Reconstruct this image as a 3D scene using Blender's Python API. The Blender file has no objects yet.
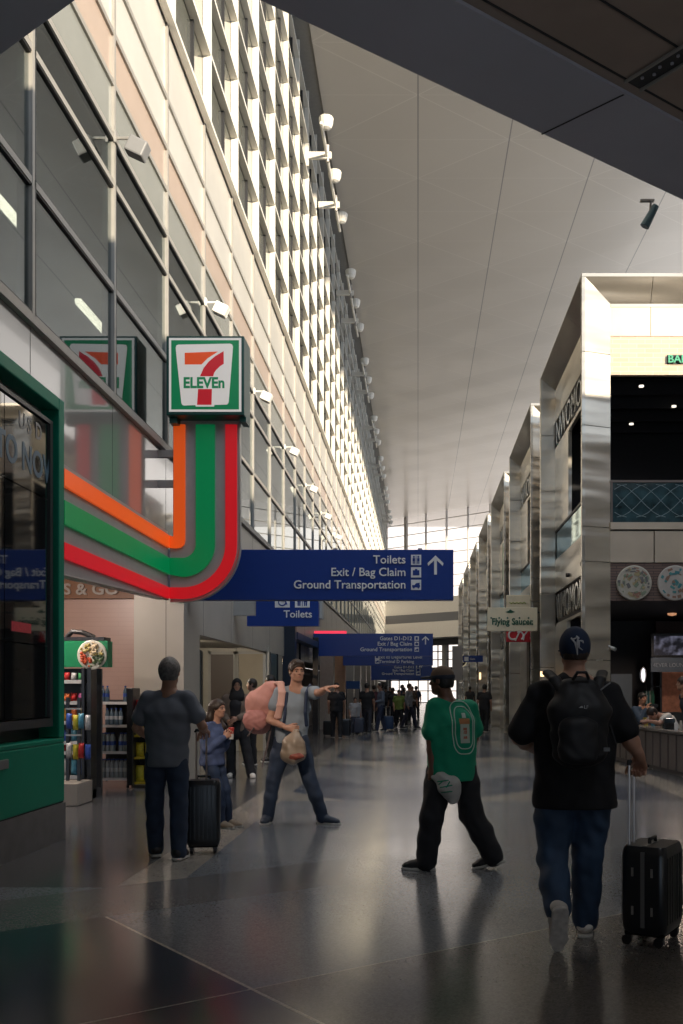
import bpy, bmesh, math, random
import numpy as np
from mathutils import Vector, Matrix
random.seed(7); np.random.seed(7)
SC = bpy.context.scene
COL = SC.collection
F = 1000.0; VX = 418.0; VY = 690.0; EYE = 1.5
def W(px, py, d):
    return ((px-VX)*d/F, d, EYE-(py-VY)*d/F)
def GX(px, d): return (px-VX)*d/F
def GZ(py, d): return EYE-(py-VY)*d/F

# ------------------------------------------------------------ materials
MATS = {}
def mat(name, col=(.5,.5,.5), rough=.5, metal=0.0, spec=.5, emit=None, es=1.0, noise=0.0, nscale=8.0, bump=0.0, bscale=40.0, coat=0.0, nstretch=(1,1,1), trans=0.0):
    if name in MATS: return MATS[name]
    m = bpy.data.materials.new(name); m.use_nodes = True
    nt = m.node_tree; b = nt.nodes['Principled BSDF']
    b.inputs['Base Color'].default_value = (*col, 1)
    b.inputs['Roughness'].default_value = rough
    b.inputs['Metallic'].default_value = metal
    b.inputs['Specular IOR Level'].default_value = spec
    b.inputs['Coat Weight'].default_value = coat
    if emit:
        b.inputs['Emission Color'].default_value = (*emit, 1); b.inputs['Emission Strength'].default_value = es
    tc = nt.nodes.new('ShaderNodeTexCoord'); mp = nt.nodes.new('ShaderNodeMapping')
    mp.inputs['Scale'].default_value = nstretch
    nt.links.new(tc.outputs['Object'], mp.inputs['Vector'])
    n = nt.nodes.new('ShaderNodeTexNoise'); n.inputs['Scale'].default_value = nscale; n.inputs['Detail'].default_value = 4
    nt.links.new(mp.outputs['Vector'], n.inputs['Vector'])
    mx = nt.nodes.new('ShaderNodeMix'); mx.data_type = 'RGBA'; mx.blend_type = 'MULTIPLY'
    cr = nt.nodes.new('ShaderNodeValToRGB')
    a = 1-max(noise, .04); cr.color_ramp.elements[0].color = (a,a,a,1); cr.color_ramp.elements[0].position = .3
    cr.color_ramp.elements[1].color = (1,1,1,1); cr.color_ramp.elements[1].position = .7
    nt.links.new(n.outputs['Fac'], cr.inputs['Fac'])
    mx.inputs[0].default_value = 1; mx.inputs[6].default_value = (*col, 1)
    nt.links.new(cr.outputs['Color'], mx.inputs[7]); nt.links.new(mx.outputs[2], b.inputs['Base Color'])
    if bump:
        n2 = nt.nodes.new('ShaderNodeTexNoise'); n2.inputs['Scale'].default_value = bscale
        nt.links.new(mp.outputs['Vector'], n2.inputs['Vector'])
        bp = nt.nodes.new('ShaderNodeBump'); bp.inputs['Strength'].default_value = bump; bp.inputs['Distance'].default_value = .01 if bump < .5 else .12
        nt.links.new(n2.outputs['Fac'], bp.inputs['Height']); nt.links.new(bp.outputs['Normal'], b.inputs['Normal'])
    MATS[name] = m
    return m
def glass_mat(name, tint=(.5,.55,.55), refl=(.9,.95,1), rough=.02, base=.04):
    if name in MATS: return MATS[name]
    m = bpy.data.materials.new(name); m.use_nodes = True; nt = m.node_tree
    for n in list(nt.nodes): nt.nodes.remove(n)
    out = nt.nodes.new('ShaderNodeOutputMaterial'); mix = nt.nodes.new('ShaderNodeMixShader')
    t = nt.nodes.new('ShaderNodeBsdfTransparent'); t.inputs['Color'].default_value = (*tint, 1)
    g = nt.nodes.new('ShaderNodeBsdfGlossy'); g.inputs['Color'].default_value = (*refl, 1); g.inputs['Roughness'].default_value = rough
    lw = nt.nodes.new('ShaderNodeLayerWeight'); lw.inputs['Blend'].default_value = .5
    pw = nt.nodes.new('ShaderNodeMath'); pw.operation = 'POWER'; pw.inputs[1].default_value = 4
    ad = nt.nodes.new('ShaderNodeMath'); ad.operation = 'MULTIPLY_ADD'; ad.use_clamp = True; ad.inputs[1].default_value = 1-base; ad.inputs[2].default_value = base
    nt.links.new(lw.outputs['Facing'], pw.inputs[0]); nt.links.new(pw.outputs[0], ad.inputs[0]); nt.links.new(ad.outputs[0], mix.inputs['Fac'])
    nt.links.new(t.outputs[0], mix.inputs[1]); nt.links.new(g.outputs[0], mix.inputs[2])
    nt.links.new(mix.outputs[0], out.inputs['Surface'])
    MATS[name] = m
    return m
def brick_mat(name, c1, c2, mortar, w=.24, h=.07, rough=.8, vertical_axis=True, rowoff=.5, msize=.006, axis='XZ'):
    if name in MATS: return MATS[name]
    m = mat(name, c1, rough); nt = m.node_tree; b = nt.nodes['Principled BSDF']
    tc = nt.nodes.new('ShaderNodeTexCoord'); sx = nt.nodes.new('ShaderNodeSeparateXYZ'); cx = nt.nodes.new('ShaderNodeCombineXYZ')
    nt.links.new(tc.outputs['Object'], sx.inputs[0])
    nt.links.new(sx.outputs['X' if axis[0] == 'X' else 'Y'], cx.inputs['X']); nt.links.new(sx.outputs['Z'], cx.inputs['Y'])
    br = nt.nodes.new('ShaderNodeTexBrick'); br.inputs['Scale'].default_value = 1
    br.inputs['Color1'].default_value = (*c1,1); br.inputs['Color2'].default_value = (*c2,1); br.inputs['Mortar'].default_value = (*mortar,1)
    br.inputs['Brick Width'].default_value = w; br.inputs['Row Height'].default_value = h; br.inputs['Mortar Size'].default_value = msize
    br.offset = rowoff
    nt.links.new(cx.outputs[0], br.inputs['Vector'])
    for l in list(b.inputs['Base Color'].links): nt.links.remove(l)
    nt.links.new(br.outputs['Color'], b.inputs['Base Color'])
    return m

# ------------------------------------------------------------ mesh builder
class MB:
    def __init__(s): s.v = []; s.f = []; s.m = []
    def add(s, vs, fs, m=0):
        o = len(s.v); s.v += [tuple(p) for p in vs]; s.f += [tuple(i+o for i in f) for f in fs]; s.m += [m]*len(fs); return s
    def box(s, x0, x1, y0, y1, z0, z1, m=0):
        if x0 > x1: x0, x1 = x1, x0
        if y0 > y1: y0, y1 = y1, y0
        if z0 > z1: z0, z1 = z1, z0
        v = [(x0,y0,z0),(x1,y0,z0),(x1,y1,z0),(x0,y1,z0),(x0,y0,z1),(x1,y0,z1),(x1,y1,z1),(x0,y1,z1)]
        return s.add(v, [(0,3,2,1),(4,5,6,7),(0,1,5,4),(1,2,6,5),(2,3,7,6),(3,0,4,7)], m)
    def prism(s, pts, vec, m=0):
        n = len(pts); vec = Vector(vec); a = [Vector(p) for p in pts]; b = [p+vec for p in a]
        nrm = Vector((0,0,0))
        for i in range(n): nrm += a[i].cross(a[(i+1) % n])
        fs = [tuple(range(n))[::-1], tuple(range(n, 2*n))] + [(i, (i+1) % n, n+(i+1) % n, n+i) for i in range(n)]
        if nrm.dot(vec) < 0: fs = [f[::-1] for f in fs]
        return s.add(a+b, fs, m)
    def tube(s, pts, r, n=8, m=0, close=True):
        pts = [Vector(p) for p in pts]; rs = r if isinstance(r, (list, tuple)) else [r]*len(pts)
        vs = []; fs = []; prev = None
        for i, p in enumerate(pts):
            t = (pts[min(i+1, len(pts)-1)] - pts[max(i-1, 0)]).normalized()
            if prev is None:
                u = t.cross(Vector((0,0,1)));
                if u.length < .1: u = t.cross(Vector((0,1,0)))
            else: u = prev - t*prev.dot(t)
            u.normalize(); prev = u; w = t.cross(u)
            for k in range(n):
                a = 2*math.pi*k/n; vs.append(p + (u*math.cos(a)+w*math.sin(a))*rs[i])
        for i in range(len(pts)-1):
            for k in range(n):
                fs.append((i*n+k, i*n+(k+1) % n, (i+1)*n+(k+1) % n, (i+1)*n+k))
        if close: fs += [tuple(range(n))[::-1], tuple(range((len(pts)-1)*n, len(pts)*n))]
        return s.add(vs, fs, m)
    def lathe(s, prof, c=(0,0,0), n=20, m=0, axis='Z'):
        vs = []; fs = []
        for r, z in prof:
            for k in range(n):
                a = 2*math.pi*k/n
                p = (r*math.cos(a), r*math.sin(a), z)
                if axis == 'Y': p = (p[0], p[2], p[1])
                if axis == 'X': p = (p[2], p[0], p[1])
                vs.append((p[0]+c[0], p[1]+c[1], p[2]+c[2]))
        for i in range(len(prof)-1):
            for k in range(n):
                q = (i*n+k, i*n+(k+1) % n, (i+1)*n+(k+1) % n, (i+1)*n+k)
                fs.append(q if axis != 'Y' else q[::-1])
        a, b = tuple(range(n))[::-1], tuple(range((len(prof)-1)*n, len(prof)*n))
        fs += [a, b] if axis != 'Y' else [a[::-1], b[::-1]]
        return s.add(vs, fs, m)
    def text(s, body, x, z, y, h, align='LEFT', depth=.01, xs=1.0, m=0, shear=0.0, bold=0.0, face='-Y', mirror=False):
        """lettering of cap height h; x/z = anchor of the baseline, facing -Y (or -X with x meaning y)"""
        vs, fs, w = text_geo(body, h, align, depth, xs, shear, bold)
        if mirror: vs = [(-a, b, c) for a, b, c in vs]
        if face == '-Y': vs = [(x+a, y-c, z+b) for a, b, c in vs]
        elif face == '-X': vs = [(y-c, x-a, z+b) for a, b, c in vs]
        elif face == '+X': vs = [(y+c, x+a, z+b) for a, b, c in vs]
        return s.add(vs, fs, m)
    def xf(s, M, start=0):
        for i in range(start, len(s.v)): s.v[i] = tuple(M @ Vector(s.v[i]))
        return s
    def build(s, name, mats, parent=None, origin=None, smooth=False, bevel=0.0, segs=2, angle=None):
        me = bpy.data.meshes.new(name)
        if origin is None:
            if parent is not None: origin = ORG[parent.name]
            else:
                a = np.array(s.v); lo = a.min(0); hi = a.max(0); origin = ((lo[0]+hi[0])/2, (lo[1]+hi[1])/2, lo[2])
        vs = (np.array(s.v, dtype=float)-np.array(origin)).tolist()
        me.from_pydata(vs, [], s.f)
        if not isinstance(mats, (list, tuple)): mats = [mats]
        for mm in mats: me.materials.append(mm)
        me.polygons.foreach_set('material_index', s.m)
        if smooth: me.shade_smooth() if hasattr(me, 'shade_smooth') else None
        me.update()
        return link(name, me, parent, origin, bevel, segs, smooth, angle)
ORG = {}
def link(name, me, parent, origin, bevel=0, segs=2, smooth=False, angle=None):
    o = bpy.data.objects.new(name, me); COL.objects.link(o)
    if parent is not None:
        po = ORG[parent.name]; o.parent = parent; o.location = (origin[0]-po[0], origin[1]-po[1], origin[2]-po[2])
    else: o.location = origin
    ORG[o.name] = tuple(origin)
    if bevel:
        md = o.modifiers.new('bevel', 'BEVEL'); md.width = bevel; md.segments = segs; md.limit_method = 'ANGLE'; md.angle_limit = math.radians(35)
    if smooth and angle:
        me.set_sharp_from_angle(angle=math.radians(angle))
    return o
def empty(name, loc, label=None, cat=None, group=None, kind=None):
    o = bpy.data.objects.new(name, None); COL.objects.link(o); o.location = loc; o.empty_display_size = .1
    ORG[o.name] = tuple(loc)
    return tag(o, label, cat, group, kind)
def tag(o, label=None, cat=None, group=None, kind=None):
    if label: o['label'] = label
    if cat: o['category'] = cat
    if group: o['group'] = group
    if kind: o['kind'] = kind
    return o
def struct(o): o['kind'] = 'structure'; return o
def copy_tree(o, delta=(0,0,0), parent=None, label=None):
    c = o.copy(); COL.objects.link(c)
    if parent is not None: c.parent = parent; c.matrix_parent_inverse = o.matrix_parent_inverse.copy()
    else: c.location = Vector(o.location)+Vector(delta)
    og = ORG[o.name]; ORG[c.name] = (og[0]+delta[0], og[1]+delta[1], og[2]+delta[2])
    if label: c['label'] = label
    for ch in list(o.children): copy_tree(ch, delta, c)
    return c
_T = {}
def text_geo(body, h, align, depth, xs, shear, bold):
    def conv(b, sz, ex=0, off=0):
        cu = bpy.data.curves.new('txt', 'FONT'); cu.body = b; cu.size = sz; cu.extrude = ex; cu.offset = off; cu.shear = shear; cu.resolution_u = 3
        o = bpy.data.objects.new('txt', cu); COL.objects.link(o)
        me = bpy.data.meshes.new_from_object(o.evaluated_get(bpy.context.evaluated_depsgraph_get()))
        v = [tuple(p.co) for p in me.vertices]; f = [tuple(p.vertices) for p in me.polygons]
        bpy.data.objects.remove(o); bpy.data.curves.remove(cu); bpy.data.meshes.remove(me)
        return v, f
    if 'H' not in _T:
        v, f = conv('H', 1.0); _T['H'] = max(p[1] for p in v)
    sz = h/_T['H']
    v, f = conv(body, sz, depth/2, bold)
    if not v: return [], [], 0
    mn = min(p[0] for p in v); mxx = max(p[0] for p in v); w = (mxx-mn)*xs
    off = {'LEFT': -mn*xs, 'RIGHT': -mxx*xs, 'CENTER': -(mn+mxx)/2*xs}[align]
    return [(p[0]*xs+off, p[1], p[2]+depth/2) for p in v], f, w
# ------------------------------------------------------------ palette
M_metal = mat('mullion_metal', (.42,.40,.37), .45, .6, noise=.1)
M_mull = mat('mullion_gray', (.36,.34,.305), .5, .2, noise=.1)
M_gask = mat('gasket_black', (.02,.02,.022), .5)
M_steel = mat('brushed_steel', (.60,.54,.45), .27, .82, noise=.3, nscale=.9, nstretch=(.4,.4,2.5), bump=1.0, bscale=.55)
M_steel2 = mat('steel_panel', (.54,.49,.41), .28, .85, noise=.3, nscale=.9, nstretch=(.4,.4,2.2), bump=1.0, bscale=.55)
M_seam = mat('dark_seam', (.02,.02,.02), .6)
M_white = mat('white_fins', (.80,.76,.68), .45, noise=.06, nscale=3)
M_panelw = mat('white_panel', (.72,.69,.63), .22, noise=.12, nscale=.8, coat=.3)
M_panelp = mat('pink_panel', (.56,.44,.36), .22, noise=.15, nscale=.8, coat=.3)
M_panelg = mat('pale_glass_panel', (.36,.37,.34), .08, noise=.15, nscale=.7, coat=.5)
M_spand = mat('spandrel', (.30,.285,.26), .1, noise=.12, nscale=.8, coat=.6)
M_beige = mat('beige_wall', (.47,.43,.37), .45, noise=.12, nscale=1.2)
M_ceil0 = None
M_dark = mat('dark_interior', (.02,.02,.025), .6)
M_dark2 = mat('dark_brown', (.05,.04,.038), .6, noise=.3)
M_black = mat('black_metal', (.012,.012,.014), .35)
M_blue = mat('sign_blue', (.004,.035,.23), .35, noise=.05)
M_signw = mat('sign_white', (.78,.78,.78), .5)
M_green = mat('fascia_green', (.0,.19,.115), .45, spec=.25, noise=.08, nscale=2)
M_green2 = mat('stripe_green', (.0,.27,.085), .3, emit=(0,.27,.08), es=.22)  # faint emission added to brighten the stripes, which do not glow themselves
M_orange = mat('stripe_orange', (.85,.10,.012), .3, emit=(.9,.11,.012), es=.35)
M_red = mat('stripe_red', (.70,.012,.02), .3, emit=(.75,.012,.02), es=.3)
M_gray = mat('sign_gray', (.40,.39,.37), .4, noise=.08)
M_glass = glass_mat('window_glass', (.42,.47,.48), (.85,.9,.9), .015, .10)
M_glassd = glass_mat('clear_glass', (.75,.8,.8), (.8,.85,.85), .03, .05)
M_lamp = mat('lamp_glow', (1,1,1), emit=(1,.80,.58), es=7)

# ------------------------------------------------------------ floor
def floor_mat():
    m = mat('terrazzo', (.2,.2,.2), .16); nt = m.node_tree; b = nt.nodes['Principled BSDF']
    N = nt.nodes.new; L = nt.links.new
    tc = N('ShaderNodeTexCoord'); sx = N('ShaderNodeSeparateXYZ'); L(tc.outputs['Object'], sx.inputs[0])
    X, Y = sx.outputs['X'], sx.outputs['Y']
    def math_(op, a, b_=None, c=None):
        n = N('ShaderNodeMath'); n.operation = op
        for i, q in enumerate((a, b_, c)):
            if q is None: continue
            if isinstance(q, (int, float)): n.inputs[i].default_value = q
            else: L(q, n.inputs[i])
        return n.outputs[0]
    e1 = math_('ADD', math_('MULTIPLY', X, .792), math_('MULTIPLY', Y, .61))
    e2 = math_('ADD', math_('MULTIPLY', X, -.61), math_('MULTIPLY', Y, .792))
    def lt(a, v): return math_('LESS_THAN', a, v)
    def gt(a, v): return math_('GREATER_THAN', a, v)
    def AND(a, c): return math_('MULTIPLY', a, c)
    def band(a, c, w): return math_('LESS_THAN', math_('ABSOLUTE', math_('SUBTRACT', a, c)), w)
    def mixc(f, a, col):
        n = N('ShaderNodeMix'); n.data_type = 'RGBA'; L(f, n.inputs[0])
        if isinstance(a, tuple): n.inputs[6].default_value = (*a, 1)
        else: L(a, n.inputs[6])
        n.inputs[7].default_value = (*col, 1); return n.outputs[2]
    base = (.185,.20,.22)
    c = mixc(AND(gt(Y, 7.6), lt(X, -2.25)), base, (.095,.095,.10))  # dark reflection of the store put into the floor colour
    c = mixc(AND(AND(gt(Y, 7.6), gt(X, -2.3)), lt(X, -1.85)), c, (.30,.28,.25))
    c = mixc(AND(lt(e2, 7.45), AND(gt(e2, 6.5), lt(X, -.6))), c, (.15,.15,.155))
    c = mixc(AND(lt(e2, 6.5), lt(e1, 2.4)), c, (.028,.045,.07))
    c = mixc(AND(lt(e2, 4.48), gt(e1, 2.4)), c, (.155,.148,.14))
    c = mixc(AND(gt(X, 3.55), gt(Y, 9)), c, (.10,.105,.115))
    c = mixc(AND(band(X, 3.9, .22), gt(Y, 9)), c, (.33,.30,.26))
    # zig-zag bands further down the concourse
    tri = math_('PINGPONG', math_('ADD', X, 2.1), 1.9)
    zz = math_('MODULO', math_('ADD', Y, math_('MULTIPLY', tri, 1.3)), 7.5)
    c = mixc(AND(AND(gt(Y, 13.5), lt(zz, 2.6)), AND(gt(X, -1.85), lt(X, 3.55))), c, (.07,.09,.13))
    c = mixc(AND(AND(gt(Y, 13.5), gt(zz, 6.2)), AND(gt(X, -1.85), lt(X, 3.55))), c, (.30,.28,.25))
    # brass dividers
    c = mixc(AND(band(e1, 2.4, .010), lt(e2, 6.5)), c, (.45,.43,.38))
    c = mixc(band(e2, 4.48, .006), c, (.35,.34,.31))
    # speckle
    v = N('ShaderNodeTexVoronoi'); v.inputs['Scale'].default_value = 95; L(tc.outputs['Object'], v.inputs['Vector'])
    cr = N('ShaderNodeValToRGB'); cr.color_ramp.elements[0].color = (.55,.55,.55,1); cr.color_ramp.elements[1].color = (1.35,1.32,1.3,1)
    cr.color_ramp.elements[0].position = .1; cr.color_ramp.elements[1].position = .9
    L(v.outputs['Color'], cr.inputs['Fac'])
    mx = N('ShaderNodeMix'); mx.data_type = 'RGBA'; mx.blend_type = 'MULTIPLY'; mx.inputs[0].default_value = .6
    L(c, mx.inputs[6]); L(cr.outputs['Color'], mx.inputs[7])
    for l in list(b.inputs['Base Color'].links): nt.links.remove(l)
    L(mx.outputs[2], b.inputs['Base Color'])
    n = N('ShaderNodeTexNoise'); n.inputs['Scale'].default_value = .9; n.inputs['Detail'].default_value = 6; L(tc.outputs['Object'], n.inputs['Vector'])
    rr = N('ShaderNodeMapRange'); rr.inputs['To Min'].default_value = .11; rr.inputs['To Max'].default_value = .24
    L(n.outputs['Fac'], rr.inputs['Value']); L(rr.outputs[0], b.inputs['Roughness'])
    b.inputs['Specular IOR Level'].default_value = .75
    return m
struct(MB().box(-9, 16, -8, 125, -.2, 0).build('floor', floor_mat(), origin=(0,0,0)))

# ------------------------------------------------------------ hall ceiling
def ceil_mat():
    m = mat('ceiling_panels', (.5,.5,.5), .34, coat=.1); nt = m.node_tree; b = nt.nodes['Principled BSDF']
    N = nt.nodes.new; L = nt.links.new
    tc = N('ShaderNodeTexCoord'); sx = N('ShaderNodeSeparateXYZ'); L(tc.outputs['Object'], sx.inputs[0])
    X, Y = sx.outputs['X'], sx.outputs['Y']
    def mm(op, a, c=None, d=None):
        n = N('ShaderNodeMath'); n.operation = op
        for i, q in enumerate((a, c, d)):
            if q is None: continue
            if isinstance(q, (int, float)): n.inputs[i].default_value = q
            else: L(q, n.inputs[i])
        return n.outputs[0]
    def line(v, per, w, off=0.0):
        a = mm('PINGPONG', mm('ADD', v, off), per/2)
        return mm('LESS_THAN', a, w)
    jx = line(X, 3.3, .022)
    jy = line(Y, 2.72, .018, -.8)
    d1 = mm('ADD', mm('MULTIPLY', X, 2.72/3.3), Y); d2 = mm('SUBTRACT', Y, mm('MULTIPLY', X, 2.72/3.3))
    jd = mm('MAXIMUM', line(d1, 5.44, .03, -.8), line(d2, 5.44, .03, -.8))
    def mixc(f, a, col):
        n = N('ShaderNodeMix'); n.data_type = 'RGBA'; L(f, n.inputs[0])
        if isinstance(a, tuple): n.inputs[6].default_value = (*a, 1)
        else: L(a, n.inputs[6])
        n.inputs[7].default_value = (*col, 1); return n.outputs[2]
    ns = N('ShaderNodeTexNoise'); ns.inputs['Scale'].default_value = .25; L(tc.outputs['Object'], ns.inputs['Vector'])
    c = mixc(ns.outputs['Fac'], (.60,.55,.49), (.66,.61,.545))
    c = mixc(jd, c, (.70,.65,.585)); c = mixc(jy, c, (.69,.64,.575)); c = mixc(jx, c, (.30,.28,.26))
    for l in list(b.inputs['Base Color'].links): nt.links.remove(l)
    L(c, b.inputs['Base Color'])
    # facets: each triangle tilts a little
    h = mm('ADD', mm('PINGPONG', mm('ADD', d1, -.8), 2.72), mm('PINGPONG', mm('ADD', d2, -.8), 2.72))
    bp = N('ShaderNodeBump'); bp.inputs['Strength'].default_value = .25; bp.inputs['Distance'].default_value = .03
    L(h, bp.inputs['Height']); L(bp.outputs['Normal'], b.inputs['Normal'])
    return m
CH = 21.4
struct(MB().box(-3.25, 15, 22, 122, CH, CH+.3).build('ceiling', ceil_mat(), origin=(0,0,CH)))
# darker cove between the glazed wall and the ceiling
struct(MB().box(-4.2, -3.25, 22, 122, CH+.04, CH+.3).build('trim_1', mat('cove_gray', (.30,.29,.27), .5, noise=.1)))

# low soffit over the viewpoint: V-shaped edge
SZ = 6.5
GREYSOF = mat('soffit_gray', (.52,.52,.58), .5, noise=.12, nscale=.8)
WOOD = mat('soffit_brown', (.40,.31,.25), .55, noise=.15, nscale=2)
A = Vector((-4.6, 8.87, 0))         # meets the glazed wall
# left edge runs (-3.29,7.87) -> (-2.49,7.25); right edge runs (-1.14,7.25) -> (2.70,10.2)
pl = lambda x: 7.25-.775*(x+2.49); pr = lambda x: 7.25+.768*(x+1.14)
xa = (7.25-.775*2.49-7.25-.768*1.14)/(.768+.775)   # apex
ya = pl(xa)
XR = 12.0
w = 1.08    # width of the gray band measured along Y
mb = MB()
mb.prism([(-5.2, pl(-5.2), SZ), (xa, ya, SZ), (XR, pr(XR), SZ), (XR, pr(XR)-w, SZ), (xa, ya-w, SZ), (-5.2, pl(-5.2)-w, SZ)][::-1], (0,0,1.3))  # unseen slab height raised so its shadow covers the box sign
# seams across the band
mb.prism([(1.72,8.39,SZ-.003),(1.735,8.40,SZ-.003),(1.12,9.0,SZ-.003),(1.105,8.99,SZ-.003)], (0,0,.002), 1)
struct(mb.build('trim_2', [GREYSOF, M_seam]))
mb = MB()
mb.prism([(-5.2, pl(-5.2)-w-.0, SZ+.03), (xa, ya-w-.0, SZ+.03), (XR, pr(XR)-w-.0, SZ+.03), (XR, -8, SZ+.1), (-5.2, -8, SZ+.1)][::-1], (0,0,.2))
mb2 = MB()
e = Vector((.793,.609,0)); nrm = Vector((.609,-.793,0))   # along and into the brown soffit
p0 = Vector((xa, ya-w-.0, SZ+.03))
for k in (0.10, .62, 1.22, 1.82, 2.4):
    a = p0+nrm*k - e*2; b_ = a+e*16
    mb.tube([a, b_], .012, 4, 1)
for s_, (x0, wd) in enumerate([(3.63, .0)]):
    pass
# slot running across the boards, with small downlights in it
q = Vector((1.78, 8.30, SZ+.02)); u = Vector((.61,-.79,0))
sl = MB(); vv = e*.17
sl.prism([q-vv*.5, q+u*4-vv*.5, q+u*4+vv*.5, q+vv*.5], (0,0,.02), 0)
sl.prism([q-vv*.62, q+u*4-vv*.62, q+u*4-vv*.5, q-vv*.5], (0,0,-.02), 1)
sl.prism([q+vv*.62, q+u*4+vv*.62, q+u*4+vv*.5, q+vv*.5], (0,0,-.02), 1)
for k in range(6):
    c0 = q+u*(.12+k*.09)+e*(.02 if k % 2 else -.02); sl.lathe([(.014, -.012), (.014, 0)], c0, 8, 2)
soff = struct(mb.build('trim_3', [WOOD, M_seam]))
o = sl.build('light_slot', [M_gask, M_mull, mat('diode', (.4,.4,.45), .4)], soff)
# small adjustable spotlight hanging at the soffit edge
d = 10.2; x0, y0, z0 = W(652, 196, d)
r = empty('spotlight', (x0-.02, y0, SZ), 'small grey adjustable spotlight hanging from the low ceiling edge above the shops', 'spotlight')
MB().box(x0-.12, x0+.02, y0-.02, y0+.02, SZ-.02, SZ).build('mount', M_mull, r)
MB().tube([(x0-.01,y0,SZ), (x0-.02,y0,SZ-.12)], .012).build('stem', M_mull, r)
MB().tube([(x0+.04,y0,SZ-.06), (x0-.07,y0+.03,SZ-.26)], [.035,.05], 12).build('lamp_head', mat('teal_gray', (.12,.2,.22), .4), r)

struct(MB().box(-5.2, 16, -8.2, -8, 1.9, SZ+.4).box(-5.2,-1,-8.2,-8,0,1.9).build('wall_back_unseen', M_beige))  # unseen rear wall, opening sized to limit light from behind
struct(MB().box(-5.3,-5.2,-8,3,0,SZ+.1).build('wall_side', M_beige))
# unseen far right wall, extended behind the viewpoint to block stray sun
struct(MB().box(15, 15.2, -40, 122, 0, 9.2).build('wall_right_unseen', M_beige))

# ------------------------------------------------------------ glazed wall, one window per bay
WX = -3.75
rows = [5.11, 6.42, 7.70, 8.27, 8.93, 9.55, 10.3, 11.42]
Y0 = 9.67; P = 2.6
fr = MB()
for z in rows:
    fr.box(WX-.08, WX+.03, 0, P, z-.035, z+.035)
for z in rows[:4]:
    fr.box(WX-.06, WX+.02, 0, P, z+.035, z+.055, 1); fr.box(WX-.06, WX+.02, 0, P, z-.055, z-.035, 1)
fr.box(WX-.12, WX+.035, -.03, .03, 5.1, CH+.3)
fr.box(WX-.05, WX+.03, .035, .075, 5.1, 8.27, 1)
glz = MB().box(WX-.02, WX-.005, 0, P, rows[0], rows[3])
pg = MB().box(WX-.03, WX, 0, P, rows[3], rows[4]); pp = MB().box(WX-.03, WX, 0, P, rows[4], rows[5]); pw = MB().box(WX-.03, WX, 0, P, rows[5], rows[7])
sh = MB(); FD = .14
zz = [11.42+1.17*k for k in range(9)]
for z in zz: sh.box(WX, WX+FD, 0, P, z-.035, z+.035)
sh.box(WX, WX+FD, -.04, .04, 11.42, CH-.1)
ug = MB().box(WX-.03, WX-.005, 0, P, 11.42, CH+.3)
mul = MB()
mul.box(WX-.01, WX+.05, P*.62, P*.62+.05, 11.42, CH)
org = (WX, 0, 5.1)
M_ug = mat('upper_glass', (.13,.135,.115), .06, noise=.2, nscale=.5, coat=.5)
nb = 0; proto = None
def bay():
    w_ = fr.build('window_1', [M_mull, M_gask], origin=org); struct(w_)
    glz.build('glass_pane', M_glass, w_, org)
    pg.build('pale_panel', M_panelg, w_, org); pp.build('pink_panel', M_panelp, w_, org); pw.build('white_panel', M_panelw, w_, org)
    ug.build('upper_pane', M_ug, w_, org); sh.build('sun_shade', M_white, w_, org); mul.build('glazing_bar', M_gask, w_, org)
    return w_
proto = bay(); proto.location.y = Y0-P*2
for k in range(-1, 42):
    c = copy_tree(proto); c.location.y = Y0+P*k; c.name = 'window_%d' % (k+3)
# spandrel under the sill
mb = MB().box(WX-.15, WX, 4, 15.78, 2.9, 5.08).box(WX-.15, WX+.06, 4, 121, 5.02, 5.10, 1)
for k in range(-2, 3): mb.box(WX-.01, WX+.002, Y0+P*k-.004, Y0+P*k+.004, 2.9, 5.05, 2)
struct(mb.build('wall_left', [M_spand, M_mull, M_seam])); mb = MB()
mb.box(WX-.15, WX, 17, 121, 2.45, 5.0)
for k in range(3, 43): mb.box(WX-.01, WX+.002, Y0+P*k-.004, Y0+P*k+.004, 2.45, 5.0, 1)
struct(mb.build('wall_left_upper', [M_beige, M_seam]))
# dark room behind the lowest glass, with its own tube lights
mb = MB().box(-9, -8.9, 3, 121, 5.1, 8.4).box(-9, WX-.16, 3, 121, 5.0, 5.09).box(-9, WX-.13, 3, 121, 8.3, 8.4)
struct(mb.build('wall_mezzanine', mat('mezz_dark', (.16,.165,.175), .7)))
for i, (px, py) in enumerate(((6, 208), (93, 318))):
    d_ = 13.0 if i == 0 else 17.0
    x, y, z = W(px, py, d_); z = min(z, 8.2)
    t = MB().box(x-.05, x+.05, y-.75, y+.75, z-.04, z+.04)
    MB_ = t.build('ceiling_light', M_lamp)
    tag(MB_, ('long white tube light seen through the near lower glass' if i == 0 else 'short white tube light glowing behind the glass above the green sign'), 'light', 'tube lights behind the glass')
# floodlights on the mullions
fl = empty('floodlight', (WX+.05, Y0+P, 8.27), 'grey box floodlight on a short arm, on the first full mullion by the low ceiling', 'floodlight', 'floodlights along the glazed wall')
y = Y0+P; x = WX+.05
MB().tube([(x-.02,y,8.27),(x+.16,y,8.27),(x+.2,y,8.23)], .02).box(x-.02,x+.01,y-.05,y+.05,8.2,8.34).build('bracket', M_metal, fl)
hd = MB().box(-.12,.12,-.10,.10,-.10,.10); hd.xf(Matrix.Translation((x+.26,y,8.14)) @ Matrix.Rotation(math.radians(25), 4, 'Y'))
hd.build('lamp_head', mat('flood_unlit', (.22,.22,.22), .5), fl, bevel=.02)  # unlit look put into a darker colour
ordn = 'second third fourth fifth sixth seventh eighth ninth tenth'.split()
M_fw = mat('flood_lit', (.75,.73,.68), .5)  # lit look of the other floodlights put into a paler colour
fl2 = None
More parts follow.
